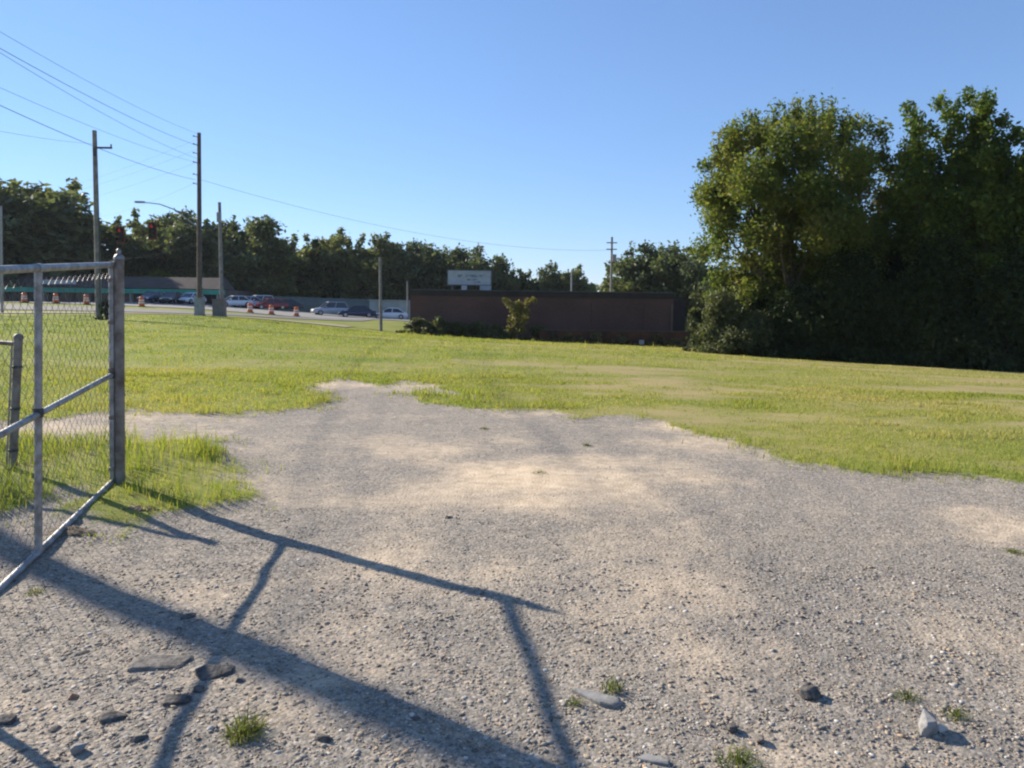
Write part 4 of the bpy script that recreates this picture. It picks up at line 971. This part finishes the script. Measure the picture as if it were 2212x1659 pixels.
FAR = [(-70, 400, 112, 0, 1.2, 'tall tree partly cut by the left edge of the photo'), (20, 385, 110, 2, 1.2, 'tallest dark tree at the far left above the gate'), (98, 392, 113, 1, 1.15, 'tall tree left of the bare pole with a ragged top'),
       (150, 455, 120, 0, 1.0, 'yellowish lower tree between the ragged tree and the bare pole'), (222, 468, 122, 3, 1.1, 'tree directly behind the bare pole'), (262, 505, 128, 0, 1.0, 'low tree behind the left traffic signal'),
       (300, 462, 126, 1, .9, 'tree just right of the left traffic signal with sky below its top'), (355, 476, 126, 0, .9, 'tree just right of the right traffic signal'), (408, 456, 122, 2, .95, 'round dark tree left of the lamp pole'),
       (462, 466, 120, 0, .9, 'tree between the lamp pole and the weathered grey pole'), (520, 466, 118, 2, .95, 'broad dark tree right of the weathered grey pole'), (572, 492, 120, 1, .9, 'tree on the falling right side of the broad dark tree'),
       (632, 500, 128, 3, 1.1, 'airy tree left of the first notch in the tree line'), (676, 520, 132, 0, .8, 'low tree behind the silver sport utility car'), (720, 492, 130, 1, .85, 'tree with a small pointed top above the silver sport utility car'),
       (768, 506, 130, 3, 1.1, 'narrow tree above the dark blue car'), (826, 506, 128, 1, .9, 'tree directly behind the thin grey pole'), (868, 532, 130, 0, .8, 'low tree right of the thin grey pole'),
       (915, 518, 128, 2, .85, 'round tree above the left end of the brick building'), (968, 540, 130, 0, .8, 'tree behind the left end of the roof sign'), (1032, 528, 128, 2, .8, 'round tree just right above the roof sign'),
       (1078, 556, 130, 1, .8, 'tree sloping down right of the roof sign'), (1112, 580, 132, 0, .7, 'low tree at the first dip above the brick roof'), (1152, 582, 130, 3, .9, 'small tree left of the slim pale pole'),
       (1200, 564, 126, 0, .75, 'tree just left of the slim pale pole'), (1248, 572, 126, 1, .75, 'tree on the right of the slim pale pole'), (1342, 574, 105, 3, .9, 'small tree at the foot of the distant pole'),
       (1385, 528, 100, 0, .85, 'tree right of the distant pole'), (1435, 522, 98, 2, .85, 'broad dark tree above the right end of the brick building'), (1492, 530, 96, 0, .85, 'dark tree beside the left flank of the big olive tree'),
       (1550, 560, 92, 2, .8, 'dark tree seen under the left edge of the big olive tree')]
for k, (u, vt, Y, pi, ws, label) in enumerate(FAR):
    x = X(u, Y); z = G(x, Y); h = P(u, vt, Y).z - z; s = h / ptop[pi]
    e = empty('tree', (x, Y + 3, z), random.random() * 6.28, (s * ws * 1.3, s * ws * 1.2, s * (.97 + .05 * random.random()))); tag(e, label, 'tree', 'trees of the far tree line')
    for nm, me_ in (('crown', protos[pi][0]), ('trunk', protos[pi][1])):
        o = bpy.data.objects.new(nm, me_); COL.objects.link(o); o.parent = e
near_tree('small_tree', 'low yellow green tree lit by the sun above the green fascia roof', (X(345, 116), 116, G(X(345, 116), 116)), [(X(u_, 116), 116 + dy, P(u_, v_, 116).z, .9, .9, .8) for u_, v_, dy in ((312, 606, 0), (330, 598, .5), (345, 594, -.4), (362, 600, .3), (380, 606, 0), (395, 610, .4), (340, 612, .2), (368, 615, -.3))],
          160, .25, leafmat('leaf_lime', [(.2, (.09, .12, .02)), (.6, (.17, .19, .03)), (.95, (.26, .24, .06))], .45, .3), .1, 130)
# understory behind the tree line: one wooded mass
r3 = np.random.default_rng(300); cl = []
for i in range(420):
    u = r3.random() * 2000 - 250; Y = 128 + r3.random() * 16
    if u > 1300: Y -= 26
    x = X(u, Y); cap = 5.4 if 1230 < u < 1330 else 8.5
    cl.append((x, Y, G(x, Y) + .5 + r3.random() * (cap - 2.4), 2.1, 1.8, 1.7))
o = link('woodland', leaf_mesh('woodland', cl, 75, .5, r3), L_dark); tag(o, 'dark wooded undergrowth below the far tree line', 'woodland', kind='stuff')
# broken pieces of old asphalt scattered over the drive on the left
_r = np.random.default_rng(77)
for k, (u, v, l) in enumerate([(200, 1500, 'beside the rust coloured stone'), (290, 1480, 'just below the thin asphalt sheet'), (430, 1500, 'between the two flat dark chunks'), (520, 1478, 'right of the rail shadow crossing'),
                               (300, 1600, 'below the flat dark chunk near the bottom edge'), (120, 1590, 'behind the grey corner stone'), (60, 1500, 'nearest the left edge'), (640, 1530, 'inside the wide shadow'),
                               (180, 1420, 'left of the thin asphalt sheet'), (700, 1600, 'nearest the bottom edge')]):
    rock('asphalt_piece', u, v, (.05 + .05 * _r.random(), .035 + .03 * _r.random(), .025 + .015 * _r.random()), _r.random() * 3, 'small black asphalt piece on the gravel, ' + l, stone_d, .2, 'asphalt piece', 400 + k, .3, 'black asphalt pieces on the left')

# ---------------------------------------------------------------- morning air over the lot and the street
mh = bpy.data.materials.new('haze_air'); mh.use_nodes = True; nt = mh.node_tree; nt.nodes.remove(nt.nodes['Principled BSDF'])
pv = nt.nodes.new('ShaderNodeVolumePrincipled'); pv.inputs['Color'].default_value = (.86, .92, 1, 1); pv.inputs['Density'].default_value = .0001; pv.inputs['Anisotropy'].default_value = .2
nt.links.new(pv.outputs[0], nt.nodes['Material Output'].inputs['Volume'])
hz = MB().box((0, 900, 12), (5400, 4400, 36)).build('haze', mh); tag(hz, 'thin pale morning haze in the air', 'haze', kind='stuff')
